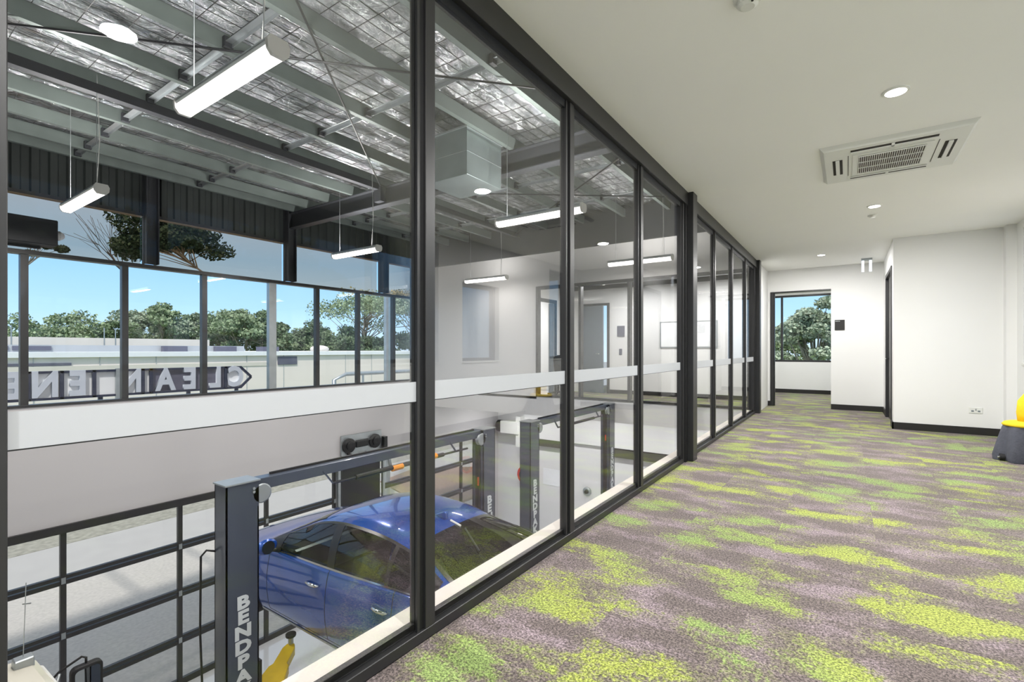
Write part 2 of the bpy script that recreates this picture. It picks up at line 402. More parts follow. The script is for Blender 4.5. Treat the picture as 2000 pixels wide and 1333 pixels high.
# right wall with three windows
wr = MB(); op = [(0.6, 4.9), (5.4, 6.3), (7.9, 8.6)]; hds = [2.68, 2.15, 2.68]
wr.box(RX, RX+.2, BACK, 9.0, 0, .98).box(RX, RX+.2, BACK, 9.0, 2.68, CEIL)
yy = BACK
for (a, b), h_ in zip(op, hds):
    wr.box(RX, RX+.2, yy, a, .98, 2.68); yy = b
    if h_ < 2.6: wr.box(RX, RX+.2, a, b, h_, 2.68)
wr.box(RX, RX+.2, yy, 9.0, .98, 2.68)
struct(wr.build('wall_right', 'wall'))
for i, (a, b) in enumerate(op):
    wn = struct(empty('window_%d' % (3+i), (RX+.13, (a+b)/2, .98)))
    f = MB(); hh = hds[i]
    f.box(RX+.08, RX+.16, a, b, .98, 1.03).box(RX+.08, RX+.16, a, b, hh-.05, hh)
    n = max(1, round((b-a)/1.0))
    for k in range(n+1):
        y = a+(b-a-.05)*k/n; f.box(RX+.08, RX+.16, y, y+.05, 1.03, hh-.05)
    f.build('window_frame', 'frame', wn)
    B(RX+.115, RX+.121, a+.02, b-.02, 1.0, hh-.03).build('glass_pane', 'glass', wn)
    B(RX-.015, RX+.1, a-.02, b+.02, .955, .985).build('window_sill', 'plastic', wn, bevel=.004)
# wall facing the camera at the right, and the return wall with the dark door
struct(B(.55, RX+.2, 9.0, 9.12, 0, CEIL).build('wall_right_return', 'wall'))
ws = MB().box(.55, .67, 9.12, 9.25, 0, CEIL).box(.55, .67, 10.55, 11.42, 0, CEIL).box(.55, .67, 9.25, 10.55, 2.42, CEIL)
struct(ws.build('wall_side_passage', 'wall'))
dr = struct(empty('door_1', (.6, 9.9, 0)))
MB().box(.535, .60, 9.25, 9.31, 0, 2.42).box(.535, .60, 10.49, 10.55, 0, 2.42).box(.535, .60, 9.31, 10.49, 2.36, 2.42).build('door_frame', 'frame', dr)
B(.575, .61, 9.31, 10.49, .005, 2.36).build('door_leaf', 'frame', dr, bevel=.002)
MB().tube([(.575, 10.38, 1.0), (.53, 10.38, 1.0), (.53, 10.26, 1.0)], .009).build('door_handle', 'chrome', dr, smooth=True)
# far wall with the doorway
wf = MB().box(-1.7, -1.31, 11.3, 11.42, 0, CEIL).box(-.265, .55, 11.3, 11.42, 0, CEIL).box(-1.31, -.265, 11.3, 11.42, 2.34, CEIL)
struct(wf.build('wall_end', 'wall'))
d2 = struct(empty('door_2', (-.8, 11.36, 0)))
MB().box(-1.31, -1.25, 11.28, 11.44, 0, 2.34).box(-1.25, -.265, 11.29, 11.43, 2.315, 2.34).build('door_frame', 'frame', d2)
B(-1.25, -1.235, 11.33, 11.40, 0, 2.315).build('door_leaf_edge', 'cardark', d2)
B(-1.245, -1.232, 11.34, 11.36, 1.0, 1.12).build('strike_plate', 'chrome', d2)
# room behind the doorway, with its window
wb = MB().box(-6.4, -1.75, 15.0, 15.15, 0, CEIL).box(.1, 1.0, 15.0, 15.15, 0, CEIL).box(-1.75, .1, 15.0, 15.15, 0, .83).box(-1.75, .1, 15.0, 15.15, 2.62, CEIL)
struct(wb.build('wall_back_office', 'wall'))
struct(MB().box(.2, .3, 11.42, 15.0, 0, CEIL).build('wall_back_office_side', 'wall'))
struct(MB().box(-2.3, -2.2, 12.25, 15.0, 0, CEIL).build('wall_back_office_left', 'wall'))
w7 = struct(empty('window_7', (-.9, 15.05, .83)))
f = MB().box(-1.75, .1, 15.0, 15.08, .83, .88).box(-1.75, .1, 15.0, 15.08, 2.57, 2.62)
for x in (-1.75, -1.49, .05): f.box(x, x+.05, 15.0, 15.08, .88, 2.57)
f.build('window_frame', 'frame', w7)
B(-1.72, .08, 15.03, 15.036, .86, 2.6).build('glass_pane', 'glass', w7)
# skirtings
sk = MB().box(.535, RX, 8.985, 9.0, 0, .1)
struct(sk.build('baseboard_right', 'skirt'))
struct(MB().box(.535, .55, 8.985, 9.25, 0, .1).box(.535, .55, 10.55, 11.3, 0, .1).build('baseboard_passage', 'skirt'))
struct(MB().box(-.265, .535, 11.285, 11.3, 0, .1).box(-1.5, -1.31, 11.285, 11.3, 0, .1).build('baseboard_end', 'skirt'))
struct(B(-2.2, .2, 14.985, 15.0, 0, .1).build('baseboard_back_office', 'skirt'))
struct(B(RX-.015, RX, BACK, 8.985, 0, .1).build('baseboard_window_wall', 'skirt'))
struct(MB().box(RX+.2, RX+1.1, .3, 8.9, 2.60, 2.70).build('sun_blocker', 'frame'))  # slab added out of view to block sun at the right windows
struct(MB().box(GX-.2, -1.1, BACK-.1, BACK, 0, CEIL).box(1.6, RX+.2, BACK-.1, BACK, 0, CEIL).box(-1.1, 1.6, BACK-.1, BACK, 0, .3).box(-1.1, 1.6, BACK-.1, BACK, 2.6, CEIL).build('wall_behind', 'wall'))
wk = struct(empty('window_9', (.25, BACK-.05, .3)))  # window added out of view so daylight lifts the corridor ceiling
MB().box(-1.1, 1.6, BACK-.08, BACK-.02, .3, .35).box(-1.1, 1.6, BACK-.08, BACK-.02, 2.55, 2.6).box(-1.1, -1.05, BACK-.08, BACK-.02, .35, 2.55).box(1.55, 1.6, BACK-.08, BACK-.02, .35, 2.55).box(.22, .27, BACK-.08, BACK-.02, .35, 2.55).build('window_frame', 'frame', wk)
B(-1.06, 1.56, BACK-.053, BACK-.047, .34, 2.56).build('glass_pane', 'glass', wk)
struct(B(1.70, 1.80, 8.86, 9.0, 0, CEIL).build('trim_corner_pier', 'wall'))

# ================================================================== corridor glazing (window_1)
g = struct(empty('window_1', (GX, 5, 0)))
MB().box(-1.44, -1.375, .05, EY, 0, .043).box(-1.425, -1.40, .05, EY, .043, .075).build('bottom_rail', 'frame', g, bevel=.002)
MB().box(-1.447, -1.44, .05, EY, .0, .048).build('gasket', 'frame_blk', g)
MB().box(-1.42, -1.355, .05, EY, 2.645, CEIL).build('top_rail', 'frame', g, bevel=.002)
MB().box(-1.425, -1.39, .05, EY, 2.60, 2.645).build('top_bead', 'liftdark', g)
edges = [.227, 1.446, 2.665, 3.885, 5.10, None, 6.55, 7.68, 8.81, 9.74]
for e_ in edges:
    if e_ is None: continue
    MB().box(-1.42, -1.375, e_-.054, e_, .043, 2.645).build('mullion', 'frame', g, bevel=.002)
    MB().box(-1.42, -1.388, e_-.080, e_-.054, .043, 2.645).build('mullion_joint', 'frame_blk', g)
    MB().box(-1.425, -1.383, e_-.092, e_-.080, .043, 2.645).build('mullion_bead', 'frame', g)
struct(B(-1.46, -1.304, 5.17, 5.33, 0, CEIL).build('column_glazing', 'frame', g, bevel=.003))
B(-1.46, -1.304, 9.78, 9.94, 0, CEIL).build('end_column', 'frame', g, bevel=.003)
B(-1.44, -1.36, 5.10, 5.17, 0, CEIL).build('column_infill', 'frame_blk', g)
spans = [(-.6, .135), (.227, 1.354), (1.446, 2.573), (2.665, 3.793), (3.885, 5.008), (5.33, 6.458), (6.55, 7.588), (7.68, 8.718), (8.81, 9.648)]
for a, b in spans:
    B(-1.400, -1.394, a, b, .05, 2.63).build('glass_pane', 'glass_in', g)
    bd = B(-1.3925, -1.3905, a, b, .948, 1.025).build('frosted_band', 'decal', g)
    B(-1.3928, -1.3902, a, b, .945, .948).build('band_edge', 'cardark', bd)
struct(B(-1.56, -1.447, -1, EY, -.30, .042).build('trim_ledge', 'ledge', bevel=.004))
struct(B(-1.46, -1.36, BACK, .05, 0, CEIL).build('wall_left_solid', 'frame'))
struct(MB().box(-1.52, -1.40, WB, EY, CEIL, 4.3).box(-1.44, -1.36, EY, 11.3, 0, CEIL).box(-1.52, -1.42, WB, LY, GZ, -.30).build('wall_between', 'wsh_wall'))

# ================================================================== workshop shell
struct(B(WX, -1.42, WB, LY, GZ-.2, GZ).build('floor_workshop', 'conc'))
# street wall
NX = WX-.20
SILL, HEAD, GTOP, EAVE, DHEAD = .33, 2.54, 3.39, 4.10, -1.47
wlr = MB().box(NX, WX, WB, LY+.2, DHEAD, SILL)
wlr.box(NX, WX, 12.9, LY+.2, GZ, DHEAD)
wlr.box(NX, WX, EY, LY+.2, SILL, EAVE)
struct(wlr.build('wall_left', 'wsh_grey'))
struct(B(NX, WX+.02, 7.0, 8.1, GZ, DHEAD).build('wall_pier', 'liftdark'))
cl = MB(); y = WB
while y < EY:
    cl.prism([(WX-.1, y), (WX-.02, y), (WX+.01, y+.02), (WX+.01, y+.10), (WX-.02, y+.12), (WX-.02, y+.2), (WX-.1, y+.2)], 'z', GTOP, EAVE+.2); y += .2
struct(cl.build('wall_left_upper_cladding', 'clad'))
struct(MB().box(WX-.12, WX+.03, WB, EY, HEAD-.03, HEAD+.03).box(WX-.12, WX+.03, WB, EY, GTOP-.03, GTOP+.02).box(WX-.12, WX+.02, WB, EY, SILL, SILL+.035).build('trim_window_transoms', 'frame'))
wn = struct(empty('window_2', (WX, 4, SILL)))
my = [-1.8, -.6, .56]
mlist = [-2.9, -1.75, -.60, .57, 1.75, 2.92, 4.10, 5.37, 6.39, 7.48, 8.58, 9.5]
for m_ in mlist:
    wd = .15 if abs(m_-5.37) < .01 else .085
    MB().box(WX-.10, WX+.0, m_-wd/2, m_+wd/2, SILL+.035, HEAD-.03).build('mullion', 'galv' if wd > .1 else 'frame', wn)
prev = WB
for m_ in mlist+[EY]:
    wd = .15 if abs(m_-5.37) < .01 else .085
    B(WX-.06, WX-.054, prev, m_-.04, SILL+.03, HEAD-.03).build('glass_pane', 'glass', wn)
    prev = m_+.04
w8 = struct(empty('window_8', (WX, 3, HEAD)))
cols = [.68, 3.24, 5.69, 8.16]
prev = WB
for c_ in [-1.8]+cols+[EY]:
    B(WX-.06, WX-.054, prev, c_-.1, HEAD+.03, GTOP-.03).build('tinted_pane', 'tint', w8); prev = c_+.1
for c_ in cols:
    o = struct(MB().box(WX-.02, WX+.18, c_-.09, c_-.075, HEAD+.03, EAVE).box(WX-.02, WX+.18, c_+.075, c_+.09, HEAD+.03, EAVE).box(WX+.07, WX+.09, c_-.09, c_+.09, HEAD+.03, EAVE).build('column', 'steel'))

# end wall upper, with glazed meeting room
MX0, MX1, WS, WH = -6.12, -1.47, .04, 2.66
we = MB().box(WX, MX0, EY, EY+.12, -.02, 3.44).box(MX0, GX-.06, EY, EY+.12, WH, 3.44)
we.box(WX, GX-.06, EY, EY+.12, -.42, WS)
struct(we.build('wall_end_workshop', 'wsh_wall'))
struct(MB().box(WX, GX-.1, EY-.05, EY+.12, 3.44, 4.42).build('beam_end_fascia', 'steel'))
struct(B(WX, GX-.06, EY+.12, LY+.1, -.30, -.022).build('floor_slab_upper', 'wsh_wall'))
wm = struct(empty('window_6', (-3.8, EY, WS)))
MB().box(MX0, MX1, EY-.03, EY+.10, WS, WS+.05).box(MX0, MX1, EY-.03, EY+.10, WH-.07, WH).build('frame_rail', 'frame', wm)
mm = [MX0, -4.99, -3.84, -2.70, -1.53]
for i, x in enumerate(mm):
    B(x, x+.06, EY-.03, EY+.10, WS+.05, WH-.07).build('mullion', 'frame', wm)
    if i < 4: B(x+.06, mm[i+1], EY+.03, EY+.036, WS+.05, WH-.07).build('glass_pane', 'glass_in', wm)
# meeting room
struct(MB().box(-7.0, -6.0, 12.1, 12.2, 0, CEIL).box(-5.2, -1.7, 12.1, 12.2, 0, CEIL).box(-6.0, -5.2, 12.1, 12.2, 2.4, CEIL).build('wall_meeting_back', 'wall'))
struct(MB().box(-6.42, -6.32, EY+.12, 10.30, 0, CEIL).box(-6.42, -6.32, 11.15, 12.1, 0, CEIL).box(-6.42, -6.32, 10.30, 11.15, 2.42, CEIL).build('wall_meeting_side', 'wall'))
struct(MB().box(-9.5, -6.5, 12.1, 12.2, 0, CEIL).box(-9.5, -6.42, EY+.12, 12.1, CEIL, CEIL+.1).build('wall_side_office', 'wall'))
struct(MB().box(-5.2, -1.7, 12.085, 12.1, 0, .1).build('baseboard_meeting', 'skirt'))
d3 = struct(empty('door_3', (-5.6, 12.1, 0)))
MB().box(-6.06, -6.0, 12.06, 12.2, 0, 2.4).box(-5.26, -5.2, 12.06, 12.2, 0, 2.4).box(-6.0, -5.26, 12.06, 12.2, 2.34, 2.4).build('door_frame', 'frame', d3)
a_ = math.radians(14)
lf = MB().bar((-5.96, 12.12, 1.17), (-5.96+.66*math.cos(a_), 12.12-.66*math.sin(a_), 1.17), .04, 2.32).build('door_leaf', 'doorleaf', d3)
MB().tube([(-5.40, 11.93, 1.05), (-5.40, 11.88, 1.05), (-5.52, 11.90, 1.05)], .01).build('door_handle', 'chrome', lf, smooth=True)
d4 = struct(empty('door_4', (-6.37, 10.7, 0)))
MB().box(-6.33, -6.29, 10.25, 10.31, 0, 2.45).box(-6.33, -6.29, 11.14, 11.20, 0, 2.45).box(-6.33, -6.29, 10.31, 11.14, 2.36, 2.45).build('door_frame', 'frame', d4)
B(-6.40, -6.36, 10.95, 11.14, 0, 2.36).build('door_leaf', 'doorleaf', d4)
tag(B(-4.98, -4.78, 12.08, 12.1, 1.50, 1.78).build('notice_plate', 'signpanel'), 'grey square plate on the meeting room back wall beside its door', 'sign')
tag(B(-4.93, -4.85, 12.085, 12.1, 1.02, 1.18).build('light_switch', 'signpanel', bevel=.004), 'small grey light switch below the plate on the meeting room back wall', 'switch')
wbd = empty('whiteboard', (-3.2, 12.09, 1.3), 'white writing board with thin grey edge on the meeting room wall', 'whiteboard')
B(-3.85, -2.5, 12.075, 12.1, 1.2, 1.85).build('frame', 'galv', wbd); B(-3.82, -2.53, 12.07, 12.076, 1.23, 1.82).build('board', 'paper', wbd)
ch = empty('office_chair', (-6.0, 10.75, 0), 'dark grey office chair inside the meeting room by its left window', 'chair')
MB().lathe((-6.0, 10.75, .44), [(.2, 0), (.24, .03), (.24, .06), (.2, .08)], 16).build('seat', 'seat', ch, smooth=True)
MB().prism([(-6.22, .55), (-5.80, .55), (-5.76, .95), (-5.84, 1.02), (-6.18, 1.02), (-6.26, .95)], 'y', 10.93, 10.99).build('backrest', 'seat', ch, bevel=.02)
MB().tube([(-6.0, 10.75, .08), (-6.0, 10.75, .45)], .03).build('column', 'cardark', ch)
for k in range(5):
    t = 2*PI*k/5; MB().tube([(-6.0, 10.75, .1), (-6.0+.27*math.cos(t), 10.75+.27*math.sin(t), .05)], [.03, .02]).build('leg', 'cardark', ch)
MB().tube([(-6.0, 10.97, .5), (-6.0, 11.0, .75)], .02).build('back_stem', 'cardark', ch)

# lower end wall
lw = MB().box(WX-.2, -1.42, LY, LY+.2, GZ, -.30)
struct(lw.build('wall_end_lower', 'wsh_wall'))
struct(MB().box(-8.5, -1.42, LY-.15, LY, -1.62, -.30).build('wall_bulkhead', 'wsh_wall'))
struct(MB().box(-8.2, -6.95, LY-.17, LY-.0, -1.83, -1.62).build('trim_band_left', 'olive'))  # dark olive band across the lower end wall, in two stretches
struct(MB().box(-5.6, -1.45, LY-.17, LY-.0, -1.88, -1.66).build('trim_band_right', 'olive'))
hb = empty('roller_shutter_box', (-9.0, 12.8, -1.5), 'white roller shutter box with black drum end in the workshop corner', 'shutter box')
B(-9.2, -8.5, 12.65, LY-.155, -1.52, -1.12).build('cover', 'plastic', hb, bevel=.02)
MB().lathe((-9.42, 12.86, -1.32), [(.16, 0), (.19, .02), (.19, .16), (.16, .2)], 20, 'x').build('drum_end', 'black', hb, smooth=False)
B(-8.62, -8.45, 12.7, LY-.151, -1.9, -.95).build('guide', 'plastic', hb)
struct(B(WX, -1.4, WB-.15, WB, GZ, 4.3).build('wall_back_workshop', 'wsh_wall'))

# ------------------------------------------------------------------ sectional glass doors to the street
def sect_door(name, y0, y1, mul):
    r = struct(empty(name, (WX+.05, (y0+y1)/2, GZ)))
    zs = [DHEAD-.02, -2.28, -3.10, -3.92, GZ+.02]
    x0, x1 = WX-.06, WX+.0
    B(x0, x1+.05, y0, y1, DHEAD-.10, DHEAD+.02).build('head_rail', 'frame', r)
    for k, z in enumerate(zs[1:-1]):
        B(x0, x1, y0, y1, z+.012, z+.065).build('rail', 'frame', r); B(x0, x1, y0, y1, z-.07, z-.006).build('rail', 'frame', r)
    B(x0, x1, y0, y1, GZ, GZ+.11).build('bottom_rail', 'frame', r)
    B(WX+.03, WX+.09, y0-.06, y0, GZ, DHEAD).build('track', 'galv', r); B(WX+.03, WX+.09, y1, y1+.06, GZ, DHEAD).build('track', 'galv', r)
    ms = [y0]+mul+[y1-.07]
    for m_ in ms:
        B(x0+.004, x1+.006, m_, m_+.07, GZ+.02, DHEAD-.1).build('stile', 'frame', r)
        for z in zs[1:-1]: B(x1+.006, x1+.016, m_+.01, m_+.06, z-.05, z+.04).build('hinge', 'galv', r)
    for i in range(len(ms)-1):
        for k in range(4):
            B(WX-.034, WX-.028, ms[i]+.07, ms[i+1], zs[k+1]+.05, zs[k]-.06).build('pane', 'glass', r)
sect_door('door_5', -1.05, 6.85, [.55, 2.13, 3.67, 5.21])
sect_door('door_6', 8.2, 12.7, [9.8, 11.2])
bp = empty('door_drive_unit', (WX+.1, 7.3, -1.45), 'grey plate with black gear wheels on the wall above the dark pier', 'door motor')
B(WX+.02, WX+.06, 6.95, 8.12, -1.47, -.83).build('backing_plate', 'galv', bp, bevel=.005)
for yy in (7.13, 7.88):
    MB().lathe((WX+.06, yy, -1.07), [(.15, 0), (.17, .02), (.17, .06), (.10, .07), (.10, .10), (.05, .11)], 20, 'x').build('gear_wheel', 'black', bp)
B(WX+.06, WX+.12, 7.32, 7.68, -1.15, -.98).build('motor_cover', 'cardark', bp, bevel=.02)
B(WX+.02, WX+.16, 8.12, 8.22, -1.45, -1.0).build('side_bracket', 'cardark', bp)
MB().tube([(WX+.1, 7.1, -1.25), (WX+.12, 7.35, -1.38), (WX+.1, 7.6, -1.30), (WX+.12, 7.9, -1.36)], .03, 6).build('cable_loom', 'black', bp, smooth=True)
hr = empty('hose_reel', (-8.42, LY-.1, -3.1), 'red round hose reel on the lower end wall behind the lift post', 'hose reel')
for k, (r0, m_) in enumerate(((.29, 'red'), (.2, 'black'))):
    MB().lathe((-8.42, LY-.12, -2.82), [(r0, -.06-k*.02), (r0, .05)], 28, 'y').build('disc' if k == 0 else 'hose', m_, hr)
MB().box(-8.47, -8.37, LY-.07, LY, -2.9, -2.7).build('bracket', 'cardark', hr)
pn = tag(B(-7.85, -7.25, LY-.012, LY, -3.05, -2.55).build('wall_notice', 'paper'), 'white paper notice on the lower end wall beside the second lift', 'notice')
hs = empty('hose_outlet', (-6.33, LY-.05, -3.1), 'small round grey fitting on the lower end wall between the lift posts', 'outlet')
MB().lathe((-6.33, LY, -3.03), [(.13, 0), (.13, -.04), (.09, -.06), (.05, -.06)], 20, 'y').build('flange', 'galv', hs)
MB().lathe((-6.33, LY-.06, -3.03), [(.06, 0), (.05, -.06)], 14, 'y').build('nozzle', 'cardark', hs)

# ------------------------------------------------------------------ roof
rf = struct(empty('roof', (-5, 3, 4.0)))
PZ = 4.02
px = [-1.98, -2.93, -3.87, -4.83, -5.78, -6.64, -7.42, -8.15, -8.85, -9.30]
def foil_h(x, y):
    # billow between purlins
    k = 0
    for i in range(len(px)-1):
        if px[i+1] <= x <= px[i]:
            u = (x-px[i+1])/(px[i]-px[i+1]); k = math.sin(PI*u)
            break
    n1 = noise.noise(Vector((x*1.1, y*.6, 3)))*.07+noise.noise(Vector((x*3.6, y*2.2, 9)))*.055+noise.noise(Vector((x*8, y*6, 2)))*.030
    n1 += .07*(.35-abs(noise.noise(Vector((x*2.3+5, y*1.9, 1)))))*1.2+.05*(.3-abs(noise.noise(Vector((x*5.5, y*4.2+3, 7)))))
    return 4.262-.05*k+n1*(.4+.6*k)
fb = MB(); nx, ny = 300, 420
X = np.linspace(WX-.1, -1.42, nx); Y = np.linspace(WB, EY, ny)
fb.v = [(float(x), float(y), foil_h(float(x), float(y))) for y in Y for x in X]
fb.f = [(j*nx+i, (j+1)*nx+i, (j+1)*nx+i+1, j*nx+i+1) for j in range(ny-1) for i in range(nx-1)]
fo = fb.build('insulation_foil', 'foil', rf, smooth=True, fix=False)
B(WX-.2, -1.3, WB-.2, EY+.2, 4.42, 4.50).build('roof_sheet', 'steel', rf)
wm_ = MB(); x = WX
while x < -1.45:
    wm_.box(x-.0022, x+.0022, WB, EY, 4.150, 4.155); x += .15
y = WB
while y < EY:
    wm_.box(WX, -1.42, y-.0025, y+.0025, 4.148, 4.152); y += .30
tag(wm_.build('wire_mesh', 'wire', rf, fix=False), kind='stuff')
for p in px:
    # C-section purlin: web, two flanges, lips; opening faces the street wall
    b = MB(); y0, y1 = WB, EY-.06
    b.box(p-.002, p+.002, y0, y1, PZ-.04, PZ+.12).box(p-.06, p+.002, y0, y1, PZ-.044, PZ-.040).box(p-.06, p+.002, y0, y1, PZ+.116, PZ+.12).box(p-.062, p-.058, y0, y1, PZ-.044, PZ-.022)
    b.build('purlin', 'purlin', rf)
for yb in (-1.6, .6, 2.25, 3.88, 7.1, 8.6):
    for i in range(len(px)-1):
        if (i+int(yb*3)) % 9 == 7: continue
        a_, c_ = px[i]-.06, px[i+1]
        z = PZ+.02 if yb < 5 else PZ+.03
        br = MB().box(c_+.01, a_-.0, yb-.03, yb+.03, z-.003, z+.003).box(c_+.01, a_, yb+.027, yb+.03, z-.04, z).build('bridging', 'galv', rf)
        B(c_+.002, c_+.05, yb-.04, yb+.04, z-.05, z+.05).build('cleat', 'steel', rf)
for ry in (.68, 5.72):
    b = MB(); x0, x1 = WX+.1, -1.5; z0 = 3.66
    b.box(x0, x1, ry-.006, ry+.006, z0+.012, z0+.30).box(x0, x1, ry-.08, ry+.08, z0, z0+.014).box(x0, x1, ry-.08, ry+.08, z0+.298, z0+.312)
    if ry > 2: b.build('rafter', 'steel', rf)
B(-6.70, -6.60, WB, EY-.06, 3.90, 4.0).build('strut', 'steel', rf)
for a_, c_ in (((-6.6, .2, 3.93), (-1.6, 5.6, 3.93)), ((-2.2, .6, 3.95), (-6.6, 5.6, 3.95)), ((-6.6, 5.85, 3.93), (-1.6, 9.7, 3.93)), ((-1.6, 5.85, 3.95), (-6.6, 9.7, 3.95))):
    MB().tube([a_, c_], .011, 6).build('brace_rod', 'liftdark', rf)
MB().box(-6.72, -6.55, 5.55, 5.66, 3.7, 3.95).build('cleat_plate', 'steel', rf)

du = empty('duct_box', (-4.35, 5.1, 3.4), 'galvanised sheet metal duct box hung under the foil roof', 'duct')
B(-4.72, -3.98, 4.76, 5.5, 3.39, 4.0).build('duct_body', 'duct', du, bevel=.004)
MB().box(-4.725, -3.975, 4.755, 5.505, 3.69, 3.697).build('seam', 'galv', du)
MB().box(-4.74, -3.96, 4.74, 5.52, 3.99, 4.01).build('flange', 'galv', du)
for sx_ in (-4.68, -4.02):
    MB().tube([(sx_, 5.55, 3.45), (sx_, 5.55, 4.15)], .006, 6).build('hanger', 'galv', du)

# ------------------------------------------------------------------ pendant lights
def pendant(x0, x1, y, label, e=78, up=54):
    z = 2.82
    r = empty('pendant_light', ((x0+x1)/2, y, z), label, 'light', 'linear pendant lights in the workshop')
    def sec(rx, rz0, rz1): return [(y-rx, z+rz0), (y+rx, z+rz0), (y+rx, z+rz1), (y-rx, z+rz1)]
    MB().prism([(y-.05, z+.02), (y-.065, z+.045), (y-.05, z+.075), (y+.05, z+.075), (y+.065, z+.045), (y+.05, z+.02)], 'x', x0, x1).build('housing', 'galv', r, bevel=.004)
    MB().prism([(y-.058, z+.03), (y-.06, z+.0), (y-.035, z-.028), (y+.035, z-.028), (y+.06, z), (y+.058, z+.03)], 'x', x0+.01, x1-.01).build('diffuser', 'led', r, bevel=.012, seg=2)
    for xe in (x0, x1-.02): MB().prism([(y-.05, z+.078), (y-.067, z+.045), (y-.062, z), (y-.037, z-.03), (y+.037, z-.03), (y+.062, z), (y+.067, z+.045), (y+.05, z+.078)], 'x', xe-.003, xe+.023).build('end_cap', 'plastic', r)
    for xw in (x0+.16, x1-.16):
        MB().tube([(xw, y, z+.07), (xw, y, 4.1)], .003, 5).build('cable', 'galv', r)
    MB().tube([(x1-.2, y+.01, z+.07), (x1-.18, y+.03, 3.4), (x1-.19, y+.01, 4.1)], .0035, 5).build('power_cord', 'plastic', r)
    L = bpy.data.lights.new('pendant_lamp', 'AREA'); L.shape = 'RECTANGLE'; L.size = 1.15; L.size_y = .1; L.energy = e; L.color = (1, .96, .92)
    lo = bpy.data.objects.new('pendant_lamp', L); COL.objects.link(lo); lo.parent = r; lo.location = (0, 0, -.035)
    L2 = bpy.data.lights.new('roof_fill_lamp', 'AREA'); L2.shape = 'RECTANGLE'; L2.size = .7; L2.size_y = .08; L2.energy = up; L2.color = (1, .97, .94)  # upward fill lamp added above the closed housing to brighten the foil
    lu = bpy.data.objects.new('roof_fill_lamp', L2); COL.objects.link(lu); lu.parent = r; lu.location = (0, 0, .085); lu.rotation_euler = (PI, 0, 0)
pendant(-3.83, -2.62, 1.50, 'nearest and largest white linear pendant, hung under the foil roof')
pendant(-7.68, -6.45, 1.76, 'linear pendant over the cream truck, in front of the dark cladding')
pendant(-7.62, -6.41, 5.40, 'linear pendant in front of the tall windows, behind the first mullion')
pendant(-3.86, -2.58, 5.25, 'linear pendant just beyond the duct box')
pendant(-7.75, -6.5, 9.22, 'linear pendant before the blank white end wall', 7, 9)
pendant(-3.88, -2.62, 8.96, 'linear pendant above the glazed meeting room window', 22, 24)

# ------------------------------------------------------------------ corridor ceiling fittings
def downlight(x, y, label, big=.06, e=76):
    r = empty('downlight', (x, y, CEIL-.01), label, 'light', 'round ceiling downlights of the corridor')
    MB().lathe((x, y, CEIL), [(big+.012, 0), (big+.010, -.006), (big, -.009)], 28).build('trim_ring', 'plastic', r)
    MB().lathe((x, y, CEIL-.006), [(big-.004, 0), (big-.006, -.005)], 28).build('lens', 'down', r)
    L = bpy.data.lights.new('downlight_lamp', 'AREA'); L.shape = 'DISK'; L.size = .15; L.energy = e; L.color = (1, .985, .965)
    lo = bpy.data.objects.new('downlight_lamp', L); COL.objects.link(lo); lo.parent = r; lo.location = (0, 0, -.012)
downlight(.25, 3.89, 'large bright round downlight in front of the air conditioning cassette')
downlight(.25, 6.85, 'round downlight just behind the air conditioning cassette')
downlight(-.37, 9.85, 'small round downlight near the far doorway', .06, 48)
downlight(.25, .9, 'round downlight in the ceiling above the photographer')
downlight(.25, -1.9, 'round downlight in the ceiling behind the photographer')
r = empty('downlight', (-3.5, 11.0, CEIL-.01), 'small round downlight in the meeting room ceiling', 'light')
MB().lathe((-5.0, 11.2, CEIL), [(.09, 0), (.08, -.008)], 20).build('lens', 'down', r)
for q in ((-4.2, 11.0), (-2.2, 11.0), (-8, 11.2), (-.8, 13.3)):
    L = bpy.data.lights.new('room_lamp', 'AREA'); L.shape = 'DISK'; L.size = .3; L.energy = 38
    lo = bpy.data.objects.new('room_lamp', L); COL.objects.link(lo); lo.location = (q[0], q[1], CEIL-.02)

for q in ((-8, 11.6), (-5.5, 11.6), (-3, 11.6)):  # unseen fill lamps added without fittings to brighten below the slab
    L = bpy.data.lights.new('annex_fill', 'AREA'); L.shape = 'RECTANGLE'; L.size = 1.2; L.size_y = .15; L.energy = 38
    lo = bpy.data.objects.new('annex_fill', L); COL.objects.link(lo); lo.location = (q[0], q[1], -.44)
ac = empty('ceiling_cassette', (.29, 5.13, CEIL-.04), 'white ceiling air conditioning cassette with brown-grey grille', 'air conditioner')
cx, cy, h = .29, 5.13, .48
pl = MB()
zf = CEIL-.035
